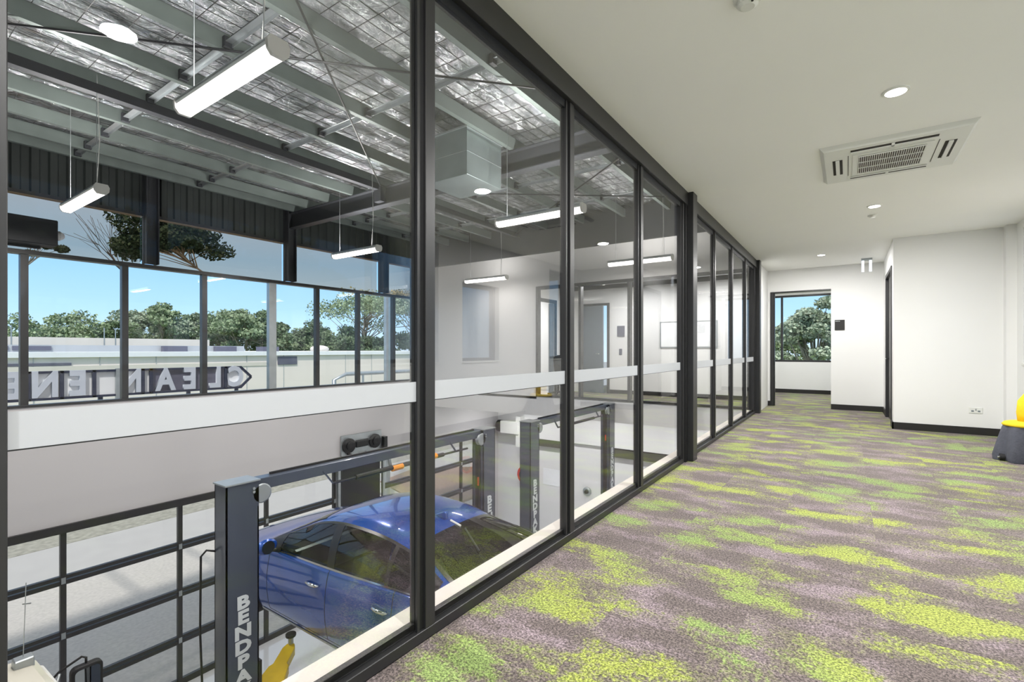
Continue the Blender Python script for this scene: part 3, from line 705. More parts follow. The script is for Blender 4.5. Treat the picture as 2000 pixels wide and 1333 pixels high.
# frame as ring with bevel edge
def ring(b, o0, i0, z0, z1):
    b.box(cx-o0, cx+o0, cy-o0, cy-i0, z0, z1).box(cx-o0, cx+o0, cy+i0, cy+o0, z0, z1).box(cx-o0, cx-i0, cy-i0, cy+i0, z0, z1).box(cx+i0, cx+o0, cy-i0, cy+i0, z0, z1)
b = MB().poly([(cx-h, cy-h, CEIL), (cx+h, cy-h, CEIL), (cx+h, cy+h, CEIL), (cx-h, cy+h, CEIL), (cx-h+.03, cy-h+.03, zf), (cx+h-.03, cy-h+.03, zf), (cx+h-.03, cy+h-.03, zf), (cx-h+.03, cy+h-.03, zf)],
              [(0, 1, 5, 4), (1, 2, 6, 5), (2, 3, 7, 6), (3, 0, 4, 7), (4, 5, 6, 7)])
b.build('panel', 'plastic', ac)
for sgn in (-1, 1):
    B(cx-.27, cx+.27, cy+sgn*.36-.028, cy+sgn*.36+.028, zf-.002, zf+.0).build('air_slot', 'slot', ac)
    MB().box(cx-.27, cx+.27, cy+sgn*.36+(.02 if sgn < 0 else -.03)-.010, cy+sgn*.36+(.02 if sgn < 0 else -.03)+.010, zf-.008, zf-.002).box(cx-.01, cx+.01, cy+sgn*.36-.03, cy+sgn*.36+.03, zf-.008, zf-.002).build('louvre', 'plastic', ac)
    B(cx+sgn*.36-.035, cx+sgn*.36+.035, cy-.2, cy+.2, zf-.002, zf).build('air_slot', 'slot', ac)
    B(cx+sgn*.36-.014, cx+sgn*.36+.014, cy-.2, cy+.2, zf-.012, zf-.002).build('louvre', 'plastic', ac)
    B(cx+sgn*.285-.002, cx+sgn*.285+.002, cy-.27, cy+.27, zf-.003, zf).build('groove', 'slot', ac)
B(cx-.255, cx+.255, cy-.275, cy+.275, zf-.006, zf).build('inner_frame', 'plastic', ac)
B(cx-.215, cx+.215, cy-.225, cy+.225, zf-.008, zf-.005).build('filter', 'grille', ac)
gb = MB()
x = cx-.21
while x < cx+.212: gb.box(x-.0022, x+.0022, cy-.225, cy+.225, zf-.013, zf-.008); x += .0145
gb2 = MB()
for yy in (-.225, -.075, .075, .225): gb2.box(cx-.215, cx+.215, cy+yy-.004, cy+yy+.004, zf-.014, zf-.008)
tag(gb.build('grille_blades', 'plastic', ac), kind='stuff'); gb2.build('grille_bars', 'plastic', ac)

sd = empty('smoke_detector', (-.38, 2.47, CEIL-.05), 'white round smoke detector at the top edge of the view', 'smoke detector')
MB().lathe((-.38, 2.47, CEIL), [(.06, 0), (.06, -.012), (.045, -.016), (.045, -.035), (.03, -.045)], 28).build('body', 'plastic', sd)
MB().lathe((-.355, 2.435, CEIL-.04), [(.006, 0), (.005, -.006)], 10).build('indicator', 'black', sd)
for k in range(6):
    t = 2*PI*k/6; MB().box(-.38+.044*math.cos(t)-.004, -.38+.044*math.cos(t)+.004, 2.47+.044*math.sin(t)-.004, 2.47+.044*math.sin(t)+.004, CEIL-.034, CEIL-.018).build('vent', 'plastic', sd)
ms = empty('motion_sensor', (.25, 7.32, CEIL-.03), 'small white motion sensor on the ceiling behind the second downlight', 'sensor')
MB().lathe((.25, 7.32, CEIL), [(.05, 0), (.05, -.008), (.035, -.012), (.03, -.03), (.015, -.036)], 24).build('dome', 'plastic', ms, smooth=True)
ex = empty('exit_sign', (.28, 10.7, CEIL-.2), 'clear hanging exit light blade under the ceiling near the far wall', 'sign')
B(.20, .36, 10.66, 10.74, CEIL-.04, CEIL).build('housing', 'galv', ex)
MB().box(.205, .245, 10.66, 10.70, CEIL-.24, CEIL-.04).box(.315, .355, 10.66, 10.70, CEIL-.24, CEIL-.04).build('lit_edge', emat('exit_glow', (.9, .95, 1), 1.1), ex)
B(.21, .35, 10.69, 10.70, CEIL-.25, CEIL-.04).build('blade', 'glass', ex)
sg = empty('room_sign', (-.13, 11.29, 1.2), 'small black square room sign on the wall right of the doorway', 'sign')
B(-.205, -.045, 11.288, 11.3, 1.53, 1.73).build('plate', 'skirt', sg, bevel=.002)
MB().box(-.195, -.15, 11.286, 11.288, 1.70, 1.708).box(-.145, -.12, 11.286, 11.288, 1.70, 1.708).build('print', 'white_print', sg)
po = empty('power_outlet', (1.44, 8.99, .32), 'white double power outlet low on the right wall', 'outlet')
B(1.36, 1.50, 8.990, 9.0, .29, .37).build('plate', 'plastic', po, bevel=.003)
[B(q, q+.025, 8.987, 8.990, .31, .33).build('socket', 'doorleaf', po) for q in (1.385, 1.45)]
MB().box(1.425, 1.437, 8.986, 8.990, .33, .35).build('switch', 'galv', po)

# dark covered stool with yellow cloth at the right edge
st = empty('covered_stool', (1.53, 7.15, 0), 'charcoal cloth covered stool with a yellow top at the right edge', 'stool')
n = 48; b = MB()
for k, (z, r0, am) in enumerate(((.0, .245, .03), (.05, .25, .028), (.16, .23, .020), (.28, .20, .012), (.35, .185, .006), (.375, .17, 0), (.38, .05, 0))):
    for i in range(n):
        t = 2*PI*i/n; rr = min(r0+am*math.sin(t*8+k*.3), 9)
        b.v.append((min(1.53+rr*math.cos(t), 1.78), 7.15+rr*math.sin(t), z+.002))
for k in range(6):
    for i in range(n): b.f.append((k*n+i, k*n+(i+1) % n, (k+1)*n+(i+1) % n, (k+1)*n+i))
b.build('cloth_cover', 'greycloth', st, smooth=True)
MB().lathe((1.53, 7.15, .36), [(.185, 0), (.195, .015), (.175, .04), (.14, .05)], 28).build('yellow_cover', 'yellowcloth', st, smooth=True)
MB().lathe((1.56, 7.17, .40), [(.10, 0), (.11, .10), (.10, .22), (.05, .30)], 24).build('yellow_bag', 'yellowcloth', st, smooth=True)
MB().lathe((1.30, 7.05, .037), [(.035, 0), (.035, .04)], 14, 'x').build('caster', 'black', st)
MB().lathe((1.285, 7.05, .037), [(.012, 0), (.012, .015)], 8, 'x').build('caster_cap', 'chrome', st)

# ================================================================== two-post lifts
def lift(px_, ya, yb, top, raised, lab, letter_z):
    r = empty('vehicle_lift', (px_, (ya+yb)/2, GZ), lab, 'car lift', 'two-post vehicle lifts')
    for sgn, yc in ((1, ya), (-1, yb)):
        # C section open towards the other post; sgn points inwards
        x0, x1 = px_-.10, px_+.10; o = yc-sgn*.135; i_ = yc+sgn*.135; t = .012
        b = MB()
        b.box(x0, x1, o, o+sgn*t, GZ, top)                       # back web
        b.box(x0, x0+t, o, i_, GZ, top-.0).box(x1-t, x1, o, i_, GZ, top)
        b.box(x0, x0+.05, i_-sgn*t, i_, GZ, top-.22).box(x1-.05, x1, i_-sgn*t, i_, GZ, top-.22)
        p = b.build('post', 'liftpaint', r)
        B(x0-.01, x1+.01, o-sgn*.01, i_+sgn*.01, top, top+.012).build('top_cap', 'galv', p)
        B(x0-.1, x1+.1, yc-.22, yc+.22, GZ, GZ+.02).build('base_plate', 'liftpaint', r)
        MB().lathe((x1-.03, i_+sgn*.03, top-.12), [(.075, -.03), (.085, -.025), (.06, 0), (.085, .025), (.075, .03)], 20, 'x').build('pulley', 'galv', p)
        for bz in (.06, .09): MB().lathe((x1, yc+sgn*.09, top-bz), [(.012, 0), (.012, .01)], 8, 'x').build('bolt', 'galv', p)
        # carriage
        cz = raised-.35
        cg = B(px_-.085, px_+.085, yc-.1*sgn, yc+sgn*.17, cz-.25, cz+.45).build('carriage', 'liftdark', r)
        MB().box(px_-.14, px_+.14, yc+sgn*.14, yc+sgn*.24, cz-.22, cz-.02).build('arm_yoke', 'liftdark', cg, bevel=.01)
        for dx in (-1, 1):
            base = Vector((px_+dx*.10, yc+sgn*.20, cz-.13)); end = Vector((px_+dx*(.72 if dx < 0 else .95), yc+sgn*.92, cz-.10))
            mid = base.lerp(end, .62)
            arm = MB()
            dd = (end-base).normalized(); sd_ = Vector((-dd.y, dd.x, 0))
            def P(t, w_, z): q = base.lerp(end, t); return [tuple(q-sd_*w_+Vector((0, 0, z))), tuple(q+sd_*w_+Vector((0, 0, z)))]
            pts = []
            for t, w_ in ((0, .15), (.35, .135), (.62, .10), (.66, .07), (.93, .065), (1.0, .04)):
                pts += P(t, w_, -.045)+P(t, w_, .045)
            fs = []
            for k in range(5):
                a0 = k*4; a1 = a0+4
                fs += [(a0, a0+1, a1+1, a1), (a0+2, a1+2, a1+3, a0+3), (a0, a1, a1+2, a0+2), (a0+1, a0+3, a1+3, a1+1)]
            fs += [(0, 2, 3, 1), (20, 21, 23, 22)]
            arm.poly(pts, fs); am = arm.build('lift_arm', 'yellow', r, bevel=.006)
            MB().tube([tuple(end+Vector((0, 0, .0))), tuple(end+Vector((0, 0, .13)))], .028, 12).build('pad_screw', 'galv', am)
            MB().lathe(tuple(end+Vector((0, 0, .12))), [(.05, 0), (.055, .01), (.055, .03), (.05, .035)], 16).build('pad', 'black', am)
            MB().tube([tuple(base+Vector((0, 0, -.06))), tuple(base+Vector((0, 0, .07)))], .03, 10).build('pivot_pin', 'galv', am)
        MB().tube([(px_+.03, i_+sgn*.005, top-.2), (px_+.03, i_+sgn*.005, cz+.4)], .008, 6).build('chain', 'black', r)
        B(px_+.0, px_+.03, i_, i_+sgn*.012, letter_z+.22, letter_z+.34).build('warning_label', 'red', r)
    # overhead beam
    B(px_-.06, px_+.06, ya+.02, yb-.02, top-.10, top+.0).build('overhead_beam', 'liftpaint', r, bevel=.004)
    MB().box(px_-.035, px_-.015, ya+.3, yb-.2, top+.0, top+.02).build('cable_cover', 'black', r)
    L_ = yb-ya
    MB().tube([(px_+.07, ya+L_*.26, top-.2), (px_+.07, yb-.45, top-.2)], .014, 8).build('shutoff_bar', 'liftdark', r)
    MB().tube([(px_+.07, ya+L_*.34, top-.2), (px_+.07, yb-L_*.27, top-.2)], .026, 10).build('foam_sleeve', 'black', r)
    for t in (.26, .80):
        MB().bar((px_+.05, ya+L_*t-.10, top-.06), (px_+.07, ya+L_*t, top-.2), .03, .012).build('bar_bracket', 'liftpaint', r)
    # stacked lettering on the face towards the corridor
    for sgn, yc in ((1, ya), (-1, yb)):
        for k, chh in enumerate('BENDPAK'):
            mt = Matrix.Translation((px_+.1025, yc+sgn*.0, letter_z-k*.125)) @ Matrix.Rotation(math.radians(90), 4, 'Z') @ Matrix.Rotation(math.radians(90), 4, 'X')
            text_mesh('lettering', chh, .148, 'white_print', r, mt, .002, .045, sx=1.25)
    return r
l1 = lift(-4.30, 2.09, 5.52, .02, -1.66, 'blue-grey two-post lift holding up the blue car', -.985)
hz = MB().tube([(-4.39, 1.96, -.55), (-4.42, 1.90, -.53), (-4.45, 1.87, -.58), (-4.44, 1.86, -1.2), (-4.42, 1.88, -2.0), (-4.32, 1.95, -3.2), (-4.3, 1.96, GZ+.3)], .009, 8)
hz.build('air_hose', 'black', l1, smooth=True)
sb = MB().tube([(-4.23, 3.75, -.19), (-4.23, 3.90, -.19)], .035, 10).build('spool', 'orange', l1)
sb = MB().tube([(-4.23, 4.32, -.17), (-4.23, 4.46, -.17)], .035, 10).build('spool', 'orange', l1)
sb = MB().tube([(-4.26, 3.72, -.03), (-4.26, 3.76, -.2)], .02, 8).build('spool_hook', 'galv', l1)
l2 = lift(-4.22, 6.62, 9.72, .0, -3.9, 'empty blue-grey two-post lift standing before the lower end wall', -.985)

# ================================================================== car
def interp(xs_, ys_, x):
    """smooth (monotone-ish) Catmull interpolation"""
    if x <= xs_[0]: return ys_[0]
    if x >= xs_[-1]: return ys_[-1]
    for i in range(len(xs_)-1):
        if x <= xs_[i+1]:
            u = (x-xs_[i])/(xs_[i+1]-xs_[i])
            m0 = (ys_[i+1]-ys_[max(i-1, 0)])/(xs_[i+1]-xs_[max(i-1, 0)]); m1 = (ys_[min(i+2, len(xs_)-1)]-ys_[i])/(xs_[min(i+2, len(xs_)-1)]-xs_[i])
            h_ = xs_[i+1]-xs_[i]
            return (2*u**3-3*u*u+1)*ys_[i]+(u**3-2*u*u+u)*h_*m0+(-2*u**3+3*u*u)*ys_[i+1]+(u**3-u*u)*h_*m1
def ss(a, b, x):
    t = min(1, max(0, (x-a)/(b-a))); return t*t*(3-2*t)
LEN = 4.47; WHX = (.88, 3.58)
def c_w(x): return interp([0, .08, .3, .8, 1.5, 2.6, 3.6, 4.1, 4.38, 4.47], [.52, .68, .83, .895, .908, .91, .90, .86, .78, .66], x)
def c_zb(x): return interp([0, .3, .8, 1.25, 1.6, 2.6, 3.5, 4.1, 4.47], [.60, .72, .83, .90, .925, .96, 1.01, 1.03, .98], x)
def c_zt(x): return interp([0, .12, .4, .9, 1.22, 1.6, 2.0, 2.35, 2.75, 3.2, 3.65, 4.1, 4.3, 4.47], [.62, .70, .81, .92, .975, 1.16, 1.345, 1.43, 1.455, 1.43, 1.335, 1.19, 1.115, 1.0], x)
def c_bot(x):
    z = .20+.10*ss(.5, 0, x)+.12*ss(3.95, 4.47, x)
    for wx in WHX:
        d = abs(x-wx)
        if d < .36: z = max(z, .31+math.sqrt(.36**2-d*d))
    return z
def ctrl(x):
    W, zb, zt, z0 = c_w(x), c_zb(x), c_zt(x), c_bot(x)
    gh = ss(.05, .38, zt-zb)
    zc = min(zb, zt-.02)
    y6 = W*.90*(1-gh)+(.60)*gh; z6 = zt-.035-.035*gh
    y5 = (W*.955+y6)/2+.025*gh; z5 = (zc+z6)/2+.01
    zb0 = .20+.10*ss(.5, 0, x)+.12*ss(3.95, 4.47, x); zl = zc-zb0
    def zz(k, m): return max(zb0+zl*k, z0+m)
    return [(W*.93, z0), (W*.975, zz(.18, .02)), (W*1.0, zz(.45, .045)), (W*.992, zz(.72, .07)), (W*.955, zc-.03), (W*.925, zc+.015*gh), (y5, z5), (y6, z6), (y6*.62, zt-.012), (0, zt)]
NP = 10
def S(x, t):
    P = ctrl(x); i = min(int(t), NP-2); u = t-i
    p0, p1, p2 = P[max(i-1, 0)], P[i], P[i+1]
    p3 = P[i+2] if i+2 < NP else (-P[NP-2][0], P[NP-2][1])
    def cr_(a, b, c, d): return .5*((2*b)+(-a+c)*u+(2*a-5*b+4*c-d)*u*u+(-a+3*b-3*c+d)*u**3)
    return cr_(p0[0], p1[0], p2[0], p3[0]), cr_(p0[1], p1[1], p2[1], p3[1])
def Sn(x, t, off):
    y, z = S(x, t); y2, z2 = S(x, t+.05) if t < NP-1.06 else S(x, t-.05)
    if t < NP-1.06: dy, dz = y2-y, z2-z
    else: dy, dz = y-y2, z-z2
    l = math.hypot(dy, dz) or 1
    x2 = .02; ya, za = S(x+x2, t); yb_, zb_ = S(x-x2, t)
    v1 = Vector((0, dy/l, dz/l)); v2 = Vector((2*x2, ya-yb_, za-zb_)).normalized()
    nn = v2.cross(v1).normalized()
    if nn.y < -1e-6 or (abs(nn.y) < .3 and nn.z < 0): nn = -nn
    return Vector((x, y, z))+nn*off
# window openings in (x, t): t 5.12 .. 6.85 on the side
T0, T1 = 5.10, 6.80
def dlo(x, t):   # front door glass, rear door glass, quarter
    if not (T0 < t < T1): return None
    lean = (t-T0)*.055
    if 1.60+.0*(t) < x < 2.50-lean: return 'f'
    if 2.60-lean < x < 3.36-lean*.6: return 'r'
    if 3.40-lean*.6 < x < 3.80: return 'q'
    return None
def make_car(name, origin, paint, label, flip=False):
    ox, oy, oz = origin
    r = empty(name, (ox+2.2, oy, oz), label, 'car')
    def W(p, s): return (ox+p[0], oy+s*p[1], oz+p[2])
    xs_ = sorted(set([round(v, 4) for v in list(np.linspace(0, LEN, 120))+[w_+d for w_ in WHX for d in (-.36, -.355, -.34, .34, .355, .36)]]))
    ts = list(np.arange(0, NP-1+.001, .2))
    body = MB()
    for s in (-1, 1):
        b0 = len(body.v)
        for x in xs_:
            for t in ts:
                y, z = S(x, t); body.v.append(W((x, max(y, 0), z), s))
        n_ = len(ts)
        for i in range(len(xs_)-1):
            for j in range(n_-1):
                xm, tm = (xs_[i]+xs_[i+1])/2, (ts[j]+ts[j+1])/2
                if dlo(xm, tm): continue
                if tm > 7.2 and (1.36 < xm < 2.06 or 3.52 < xm < 4.22): continue
                q = (b0+i*n_+j, b0+(i+1)*n_+j, b0+(i+1)*n_+j+1, b0+i*n_+j+1)
                body.f.append(q if s < 0 else tuple(reversed(q)))
        # nose and tail caps
    bo = body.build('body', paint, r, smooth=True)
    import bmesh
    bm = bmesh.new(); bm.from_mesh(bo.data); bmesh.ops.remove_doubles(bm, verts=bm.verts, dist=.0008)
    bmesh.ops.recalc_face_normals(bm, faces=bm.faces); bm.to_mesh(bo.data); bm.free()
    cap = MB()
    for x in (0, LEN):
        pts = [S(x, t) for t in ts]
        cap.poly([W((x, y, z), -1) for y, z in pts]+[W((x, y, z), 1) for y, z in reversed(pts[:-1])], [tuple(range(2*len(pts)-1))])
    cap.build('bumper_face', paint, r)
    B(ox+.05, ox+LEN-.1, oy-.80, oy+.80, oz+.17, oz+.24).build('underbody', 'cardark', r)
    def patch(nm, mat, x0f, x1f, t0, t1, off, s, nx_=14, nt=6, parent=r, thick=0):
        b = MB()
        for i in range(nx_+1):
            for j in range(nt+1):
                t = t0+(t1-t0)*j/nt
                xa, xb = (x0f(t) if callable(x0f) else x0f), (x1f(t) if callable(x1f) else x1f)
                b.v.append(W(Sn(xa+(xb-xa)*i/nx_, t, off), s))
        for i in range(nx_):
            for j in range(nt): b.f.append((i*(nt+1)+j, (i+1)*(nt+1)+j, (i+1)*(nt+1)+j+1, i*(nt+1)+j+1))
        return b.build(nm, mat, parent, smooth=True)
    ln = lambda t: (t-T0)*.055
    for s in (-1, 1):
        gf = patch('side_window', 'carglass', 1.50, lambda t: 2.53-ln(t), T0-.06, T1+.05, .003, s)
        patch('side_window', 'carglass', lambda t: 2.57-ln(t), lambda t: 3.38-ln(t)*.6, T0-.06, T1+.05, .003, s)
        patch('quarter_window', 'carglass_dark', lambda t: 3.38-ln(t)*.6, 3.84, T0-.06, T1+.05, .003, s, 6)
        # black surrounds
        patch('window_surround', 'cardark', 1.25, 3.98, T1, T1+.12, .006, s, 50, 1)
        patch('window_surround', 'cardark', lambda t: 2.49-ln(t), lambda t: 2.61-ln(t), T0-.05, T1+.05, .007, s, 2)
        patch('window_surround', 'cardark', lambda t: 3.355-ln(t)*.6, lambda t: 3.405-ln(t)*.6, T0-.05, T1+.05, .007, s, 2)
        patch('window_surround', 'cardark', 3.78, 3.98, T0-.05, T1+.05, .006, s, 4)
        patch('window_surround', 'cardark', 1.28, 1.62, T0-.05, T1+.05, .006, s, 6)
        patch('chrome_strip', 'chrome', 1.45, 3.98, T0-.16, T0-.02, .009, s, 50, 1)
        # door seams
        for xa, xb in ((1.46, 1.468), (2.545, 2.553), (3.50, 3.508)):
            patch('door_seam', 'cardark', xa, xb, .6, T0-.16, .0015, s, 1, 24)
        patch('door_seam', 'cardark', 1.46, 3.2, .58, .62, .0015, s, 40, 1)
        patch('sill_trim', 'galv', 1.28, 3.20, .02, .32, .006, s, 40, 2)
        # handles
        for hx in (2.24, 3.27):
            p = [W(Sn(hx+d, 3.25, o_f), s) for d, o_f in ((0, .004), (.02, .03), (.09, .038), (.17, .032), (.20, .004))]
            MB().tube(p, [.010, .016, .017, .016, .010], 8).build('door_handle', 'chrome', r, smooth=True)
            patch('handle_recess', paint, hx+.04, hx+.15, 3.1, 3.4, .002, s, 4, 3)
        # mirror
        mb_ = MB(); c0 = Sn(1.60, 5.25, .14)
        mr = empty('side_mirror', W(c0, s)); mr.parent = r; mr.location = Vector(W(c0, s))-wl(r); WLOC[mr.name] = Vector(W(c0, s))
        mb_.v = []; K = 14
        for a in range(9):
            ph = PI*a/8
            for k in range(K):
                th = 2*PI*k/K
                xx = math.cos(ph); yy_ = math.sin(ph)*math.cos(th); zz = math.sin(ph)*math.sin(th)
                xx = xx*.09 if xx < 0 else xx*.035
                mb_.v.append(W((c0[0]+xx, c0[1]+yy_*.125+.02, c0[2]+zz*.085+.02), s))
        for a in range(8):
            for k in range(K): mb_.f.append((a*K+k, a*K+(k+1) % K, (a+1)*K+(k+1) % K, (a+1)*K+k))
        mb_.build('mirror_shell', paint, mr, smooth=True)
        MB().lathe(W((c0[0]+.036, c0[1]+.02, c0[2]+.02), s), [(.07, 0), (.072, .003)], 16, 'x').build('mirror_glass', 'cardark', mr)
        MB().tube([W(Sn(1.60, 5.15, 0), s), W((c0[0], c0[1]-.02, c0[2]-.02), s)], [.03, .022], 8).build('mirror_stalk', 'cardark', mr, smooth=True)
        # wheels
        for wx in WHX:
            wc = (ox+wx, oy+s*.78, oz+.315)
            wr_ = MB().lathe(wc, [(.20, -.10), (.29, -.10), (.312, -.08), (.315, 0), (.312, .08), (.29, .10), (.20, .10)], 36, 'y').build('wheel', 'tyre', r, smooth=False)
            MB().lathe(wc, [(.205, -.09), (.205, .09)], 28, 'y').build('rim', 'alloy', wr_)
            MB().lathe((wc[0], wc[1], wc[2]), [(.05, -.1), (.05, .1)], 12, 'y').build('hub', 'cardark', wr_)
            B(wc[0]-.34, wc[0]+.34, oy+s*.60, oy+s*.64, oz+.25, oz+.68).build('wheel_well', 'black', r)
        # lamps
        patch('headlamp', 'chrome', .10, .50, 3.2, 4.0, .006, s, 8, 4)
        patch('tail_lamp', 'red', 4.12, 4.42, 3.6, 4.6, .006, s, 6, 4)
    # windscreens (both halves)
    for nm, xa, xb, mt in (('windscreen', 1.34, 2.08, 'carglass'), ('rear_window', 3.50, 4.24, 'carglass_dark')):
        b = MB(); nx_, nt = 16, 8
        for i in range(nx_+1):
            x = xa+(xb-xa)*i/nx_
            row = [(Sn(x, 7.18+(9-7.18)*j/nt, .003)) for j in range(nt+1)]
            for q in row: b.v.append(W(q, -1))
            for q in reversed(row[:-1]): b.v.append(W(q, 1))
        n2 = 2*nt+1
        for i in range(nx_):
            for j in range(n2-1): b.f.append((i*n2+j, (i+1)*n2+j, (i+1)*n2+j+1, i*n2+j+1))
        b.build(nm, mt, r, smooth=True)
    for s in (-1, 1):
        patch('rear_window_edge', 'cardark', 3.49, 4.25, 7.14, 7.34, .006, s, 14, 1)
        patch('windscreen_edge', 'cardark', 1.33, 2.09, 7.14, 7.26, .006, s, 14, 1)
    # antenna fin
    MB().prism([(ox+3.20, oz+1.425), (ox+3.38, oz+1.395), (ox+3.37, oz+1.47), (ox+3.35, oz+1.485)], 'y', oy-.02, oy+.02).build('antenna_fin', paint, r, bevel=.008)
    MB().tube([(ox+3.42, oy+.0, oz+1.40), (ox+3.56, oy+.0, oz+1.368)], .012, 6).build('brake_light', 'plastic', r)
    wp = MB().tube([(ox+3.62, oy, oz+1.36), (ox+3.95, oy-.18, oz+1.26)], .010, 6).build('rear_wiper', 'cardark', r)
    MB().tube([(ox+1.28, oy-.5, oz+.985), (ox+1.42, oy+.1, oz+1.08)], .010, 6).build('wiper', 'cardark', r)
    # interior
    B(ox+1.3, ox+4.0, oy-.72, oy+.72, oz+.26, oz+.34).build('cabin_floor', 'seat', r)
    B(ox+1.25, ox+1.65, oy-.70, oy+.70, oz+.6, oz+.88).build('dashboard', 'cardark', r, bevel=.05, seg=2)
    B(ox+3.45, ox+4.15, oy-.62, oy+.62, oz+.5, oz+.92).build('parcel_shelf', 'seat', r)
    for sx2, sy in ((2.25, -.37), (2.25, .37), (3.0, -.37), (3.0, .37)):
        b = MB().box(ox+sx2-.25, ox+sx2+.25, oy+sy-.25, oy+sy+.25, oz+.38, oz+.55).build('seat', 'seat', r, bevel=.05, seg=2)
        MB().prism([(ox+sx2+.18, oz+.5), (ox+sx2+.30, oz+.5), (ox+sx2+.46, oz+1.08), (ox+sx2+.36, oz+1.10)], 'y', oy+sy-.23, oy+sy+.23).build('backrest', 'seat', b, bevel=.04, seg=2)
        B(ox+sx2+.37, ox+sx2+.46, oy+sy-.12, oy+sy+.12, oz+1.12, oz+1.24).build('headrest', 'seat', b, bevel=.03, seg=2)
    st_ = MB(); K = 24; ctr = Vector((ox+1.78, oy+.37, oz+.90)); ax = Vector((.85, 0, .5)).normalized(); u_ = Vector((0, 1, 0)); v_ = ax.cross(u_)
    st_.tube([tuple(ctr+u_*(.18*math.cos(2*PI*k/K))+v_*(.18*math.sin(2*PI*k/K))) for k in range(K+1)], .015, 8, False)
    st_.tube([tuple(ctr-u_*.17), tuple(ctr+u_*.17)], .02, 6).tube([tuple(ctr), tuple(ctr-ax*.3)], .025, 6)
    st_.build('steering_wheel', 'cardark', r, smooth=True)
    return r
make_car('car', (-6.87, 3.86, -2.05), 'carblue', 'blue fastback car raised on the nearest two-post lift')

# ================================================================== cream truck at lower left
tr = empty('truck', (-4.8, .3, GZ), 'cream truck cab with black door mirror at the bottom left corner', 'truck')
TR = -1.79
b = MB(); prof = [(-6.74, -3.6), (-6.76, -2.7), (-6.73, -2.1), (-6.66, -1.88), (-6.5, TR-.01), (-5.9, TR+.02), (-3.6, TR+.03), (-3.55, -3.6)]
secs = [(-.75, -.13, .86), (-.70, -.03, .97), (-.5, 0, 1), (1.0, 0, 1), (1.20, -.02, .985), (1.27, -.07, .97), (1.29, -.20, .97)]
n_ = len(prof)
for y, dz, k in secs:
    for x, z in prof: b.v.append((-5.1+(x+5.1)*(1 if k >= .97 else k+.06), y, z+(dz if z > -2.6 else 0)))
for i in range(len(secs)-1):
    for j in range(n_-1): b.f.append((i*n_+j, (i+1)*n_+j, (i+1)*n_+j+1, i*n_+j+1))
b.f.append(tuple(range(n_))); b.f.append(tuple((len(secs)-1)*n_+j for j in range(n_)))
b.build('cab_roof', 'truck', tr, smooth=False, bevel=.02, seg=2)
for yy in (.95, .75, .55):
    MB().tube([(-6.2, yy, TR-.05), (-5.7, yy, TR+.012), (-3.7, yy, TR+.03)], .018, 6).build('roof_rib', 'truck', tr, smooth=True)
MB().tube([(-6.60, 1.22, TR-.16), (-6.3, 1.27, TR-.075), (-5.6, 1.275, TR-.055), (-3.7, 1.266, TR-.05)], .013, 6).build('rain_gutter', 'plastic', tr, smooth=True)
B(-6.55, -3.6, -.7, 1.27, -4.1, -3.6).build('cab_body', 'truck', tr, bevel=.03)
B(-6.66, -6.60, -.6, 1.15, -3.5, -2.5).build('windscreen', 'cardark', tr)
B(-3.6, -2.3, -.75, 1.3, -4.2, -4.0).build('chassis', 'liftdark', tr)
for wx, wy in ((-5.9, 1.1), (-5.9, -.6), (-3.0, 1.1), (-3.0, -.6)):
    MB().lathe((wx, wy, GZ+.42), [(.25, -.13), (.40, -.12), (.42, 0), (.40, .12), (.25, .13)], 28, 'y').build('wheel', 'tyre', tr)
MB().prism([(-6.44, TR-.10), (-6.30, TR-.05), (-6.30, TR+.06), (-6.40, TR+.07)], 'y', 1.08, 1.22).build('aerial_base', 'galv', tr, bevel=.01)
MB().tube([(-6.36, 1.15, TR+.02), (-6.36, 1.17, TR+.75)], .0035, 5).build('aerial', 'galv', tr)
MB().tube([(-6.38, 1.15, TR+.55), (-6.34, 1.20, TR+.55)], .006, 5).build('aerial_coil', 'galv', tr)
# mirror with arms
mir = empty('mirror', (-6.02, 1.52, -2.3)); mir.parent = tr; mir.location = Vector((-6.02, 1.52, -2.3))-wl(tr); WLOC[mir.name] = Vector((-6.02, 1.52, -2.3))
def rrect(cx_, cz_, w_, h_, r_, k=4):
    out = []
    for qx, qz, a0 in ((1, 1, 0), (-1, 1, 90), (-1, -1, 180), (1, -1, 270)):
        for i in range(k+1):
            a = math.radians(a0+90*i/k); out.append((cx_+qx*(w_/2-r_)+r_*math.cos(a), cz_+qz*(h_/2-r_)+r_*math.sin(a)))
    return out
mc = (1.53, -2.10)
MB().prism(rrect(mc[0], mc[1], .24, .46, .05), 'x', -6.08, -6.0).build('housing', 'black', mir, bevel=.012, seg=2)
MB().prism(rrect(mc[0], mc[1], .19, .41, .035), 'x', -6.0, -5.992).build('mirror_face', 'mirror', mir)
MB().tube([(-6.10, 1.24, -1.98), (-6.08, 1.34, -1.87), (-6.06, 1.50, -1.80), (-6.05, 1.53, -1.82), (-6.05, 1.53, -1.90)], .011, 8).build('upper_arm', 'black', mir, smooth=True)
MB().tube([(-6.0, 1.25, -2.12), (-6.06, 1.34, -1.88)], .012, 8).build('brace_arm', 'galv', mir, smooth=True)
for q in ((-6.10, 1.25, -1.99), (-6.0, 1.26, -2.13)):
    MB().tube([q, (q[0]+.02, q[1]+.05, q[2]+.03)], .030, 8).build('arm_mount', 'black', mir)
MB().tube([(-6.05, 1.26, -2.45), (-6.04, 1.5, -2.35)], .011, 8).build('lower_arm', 'black', mir)

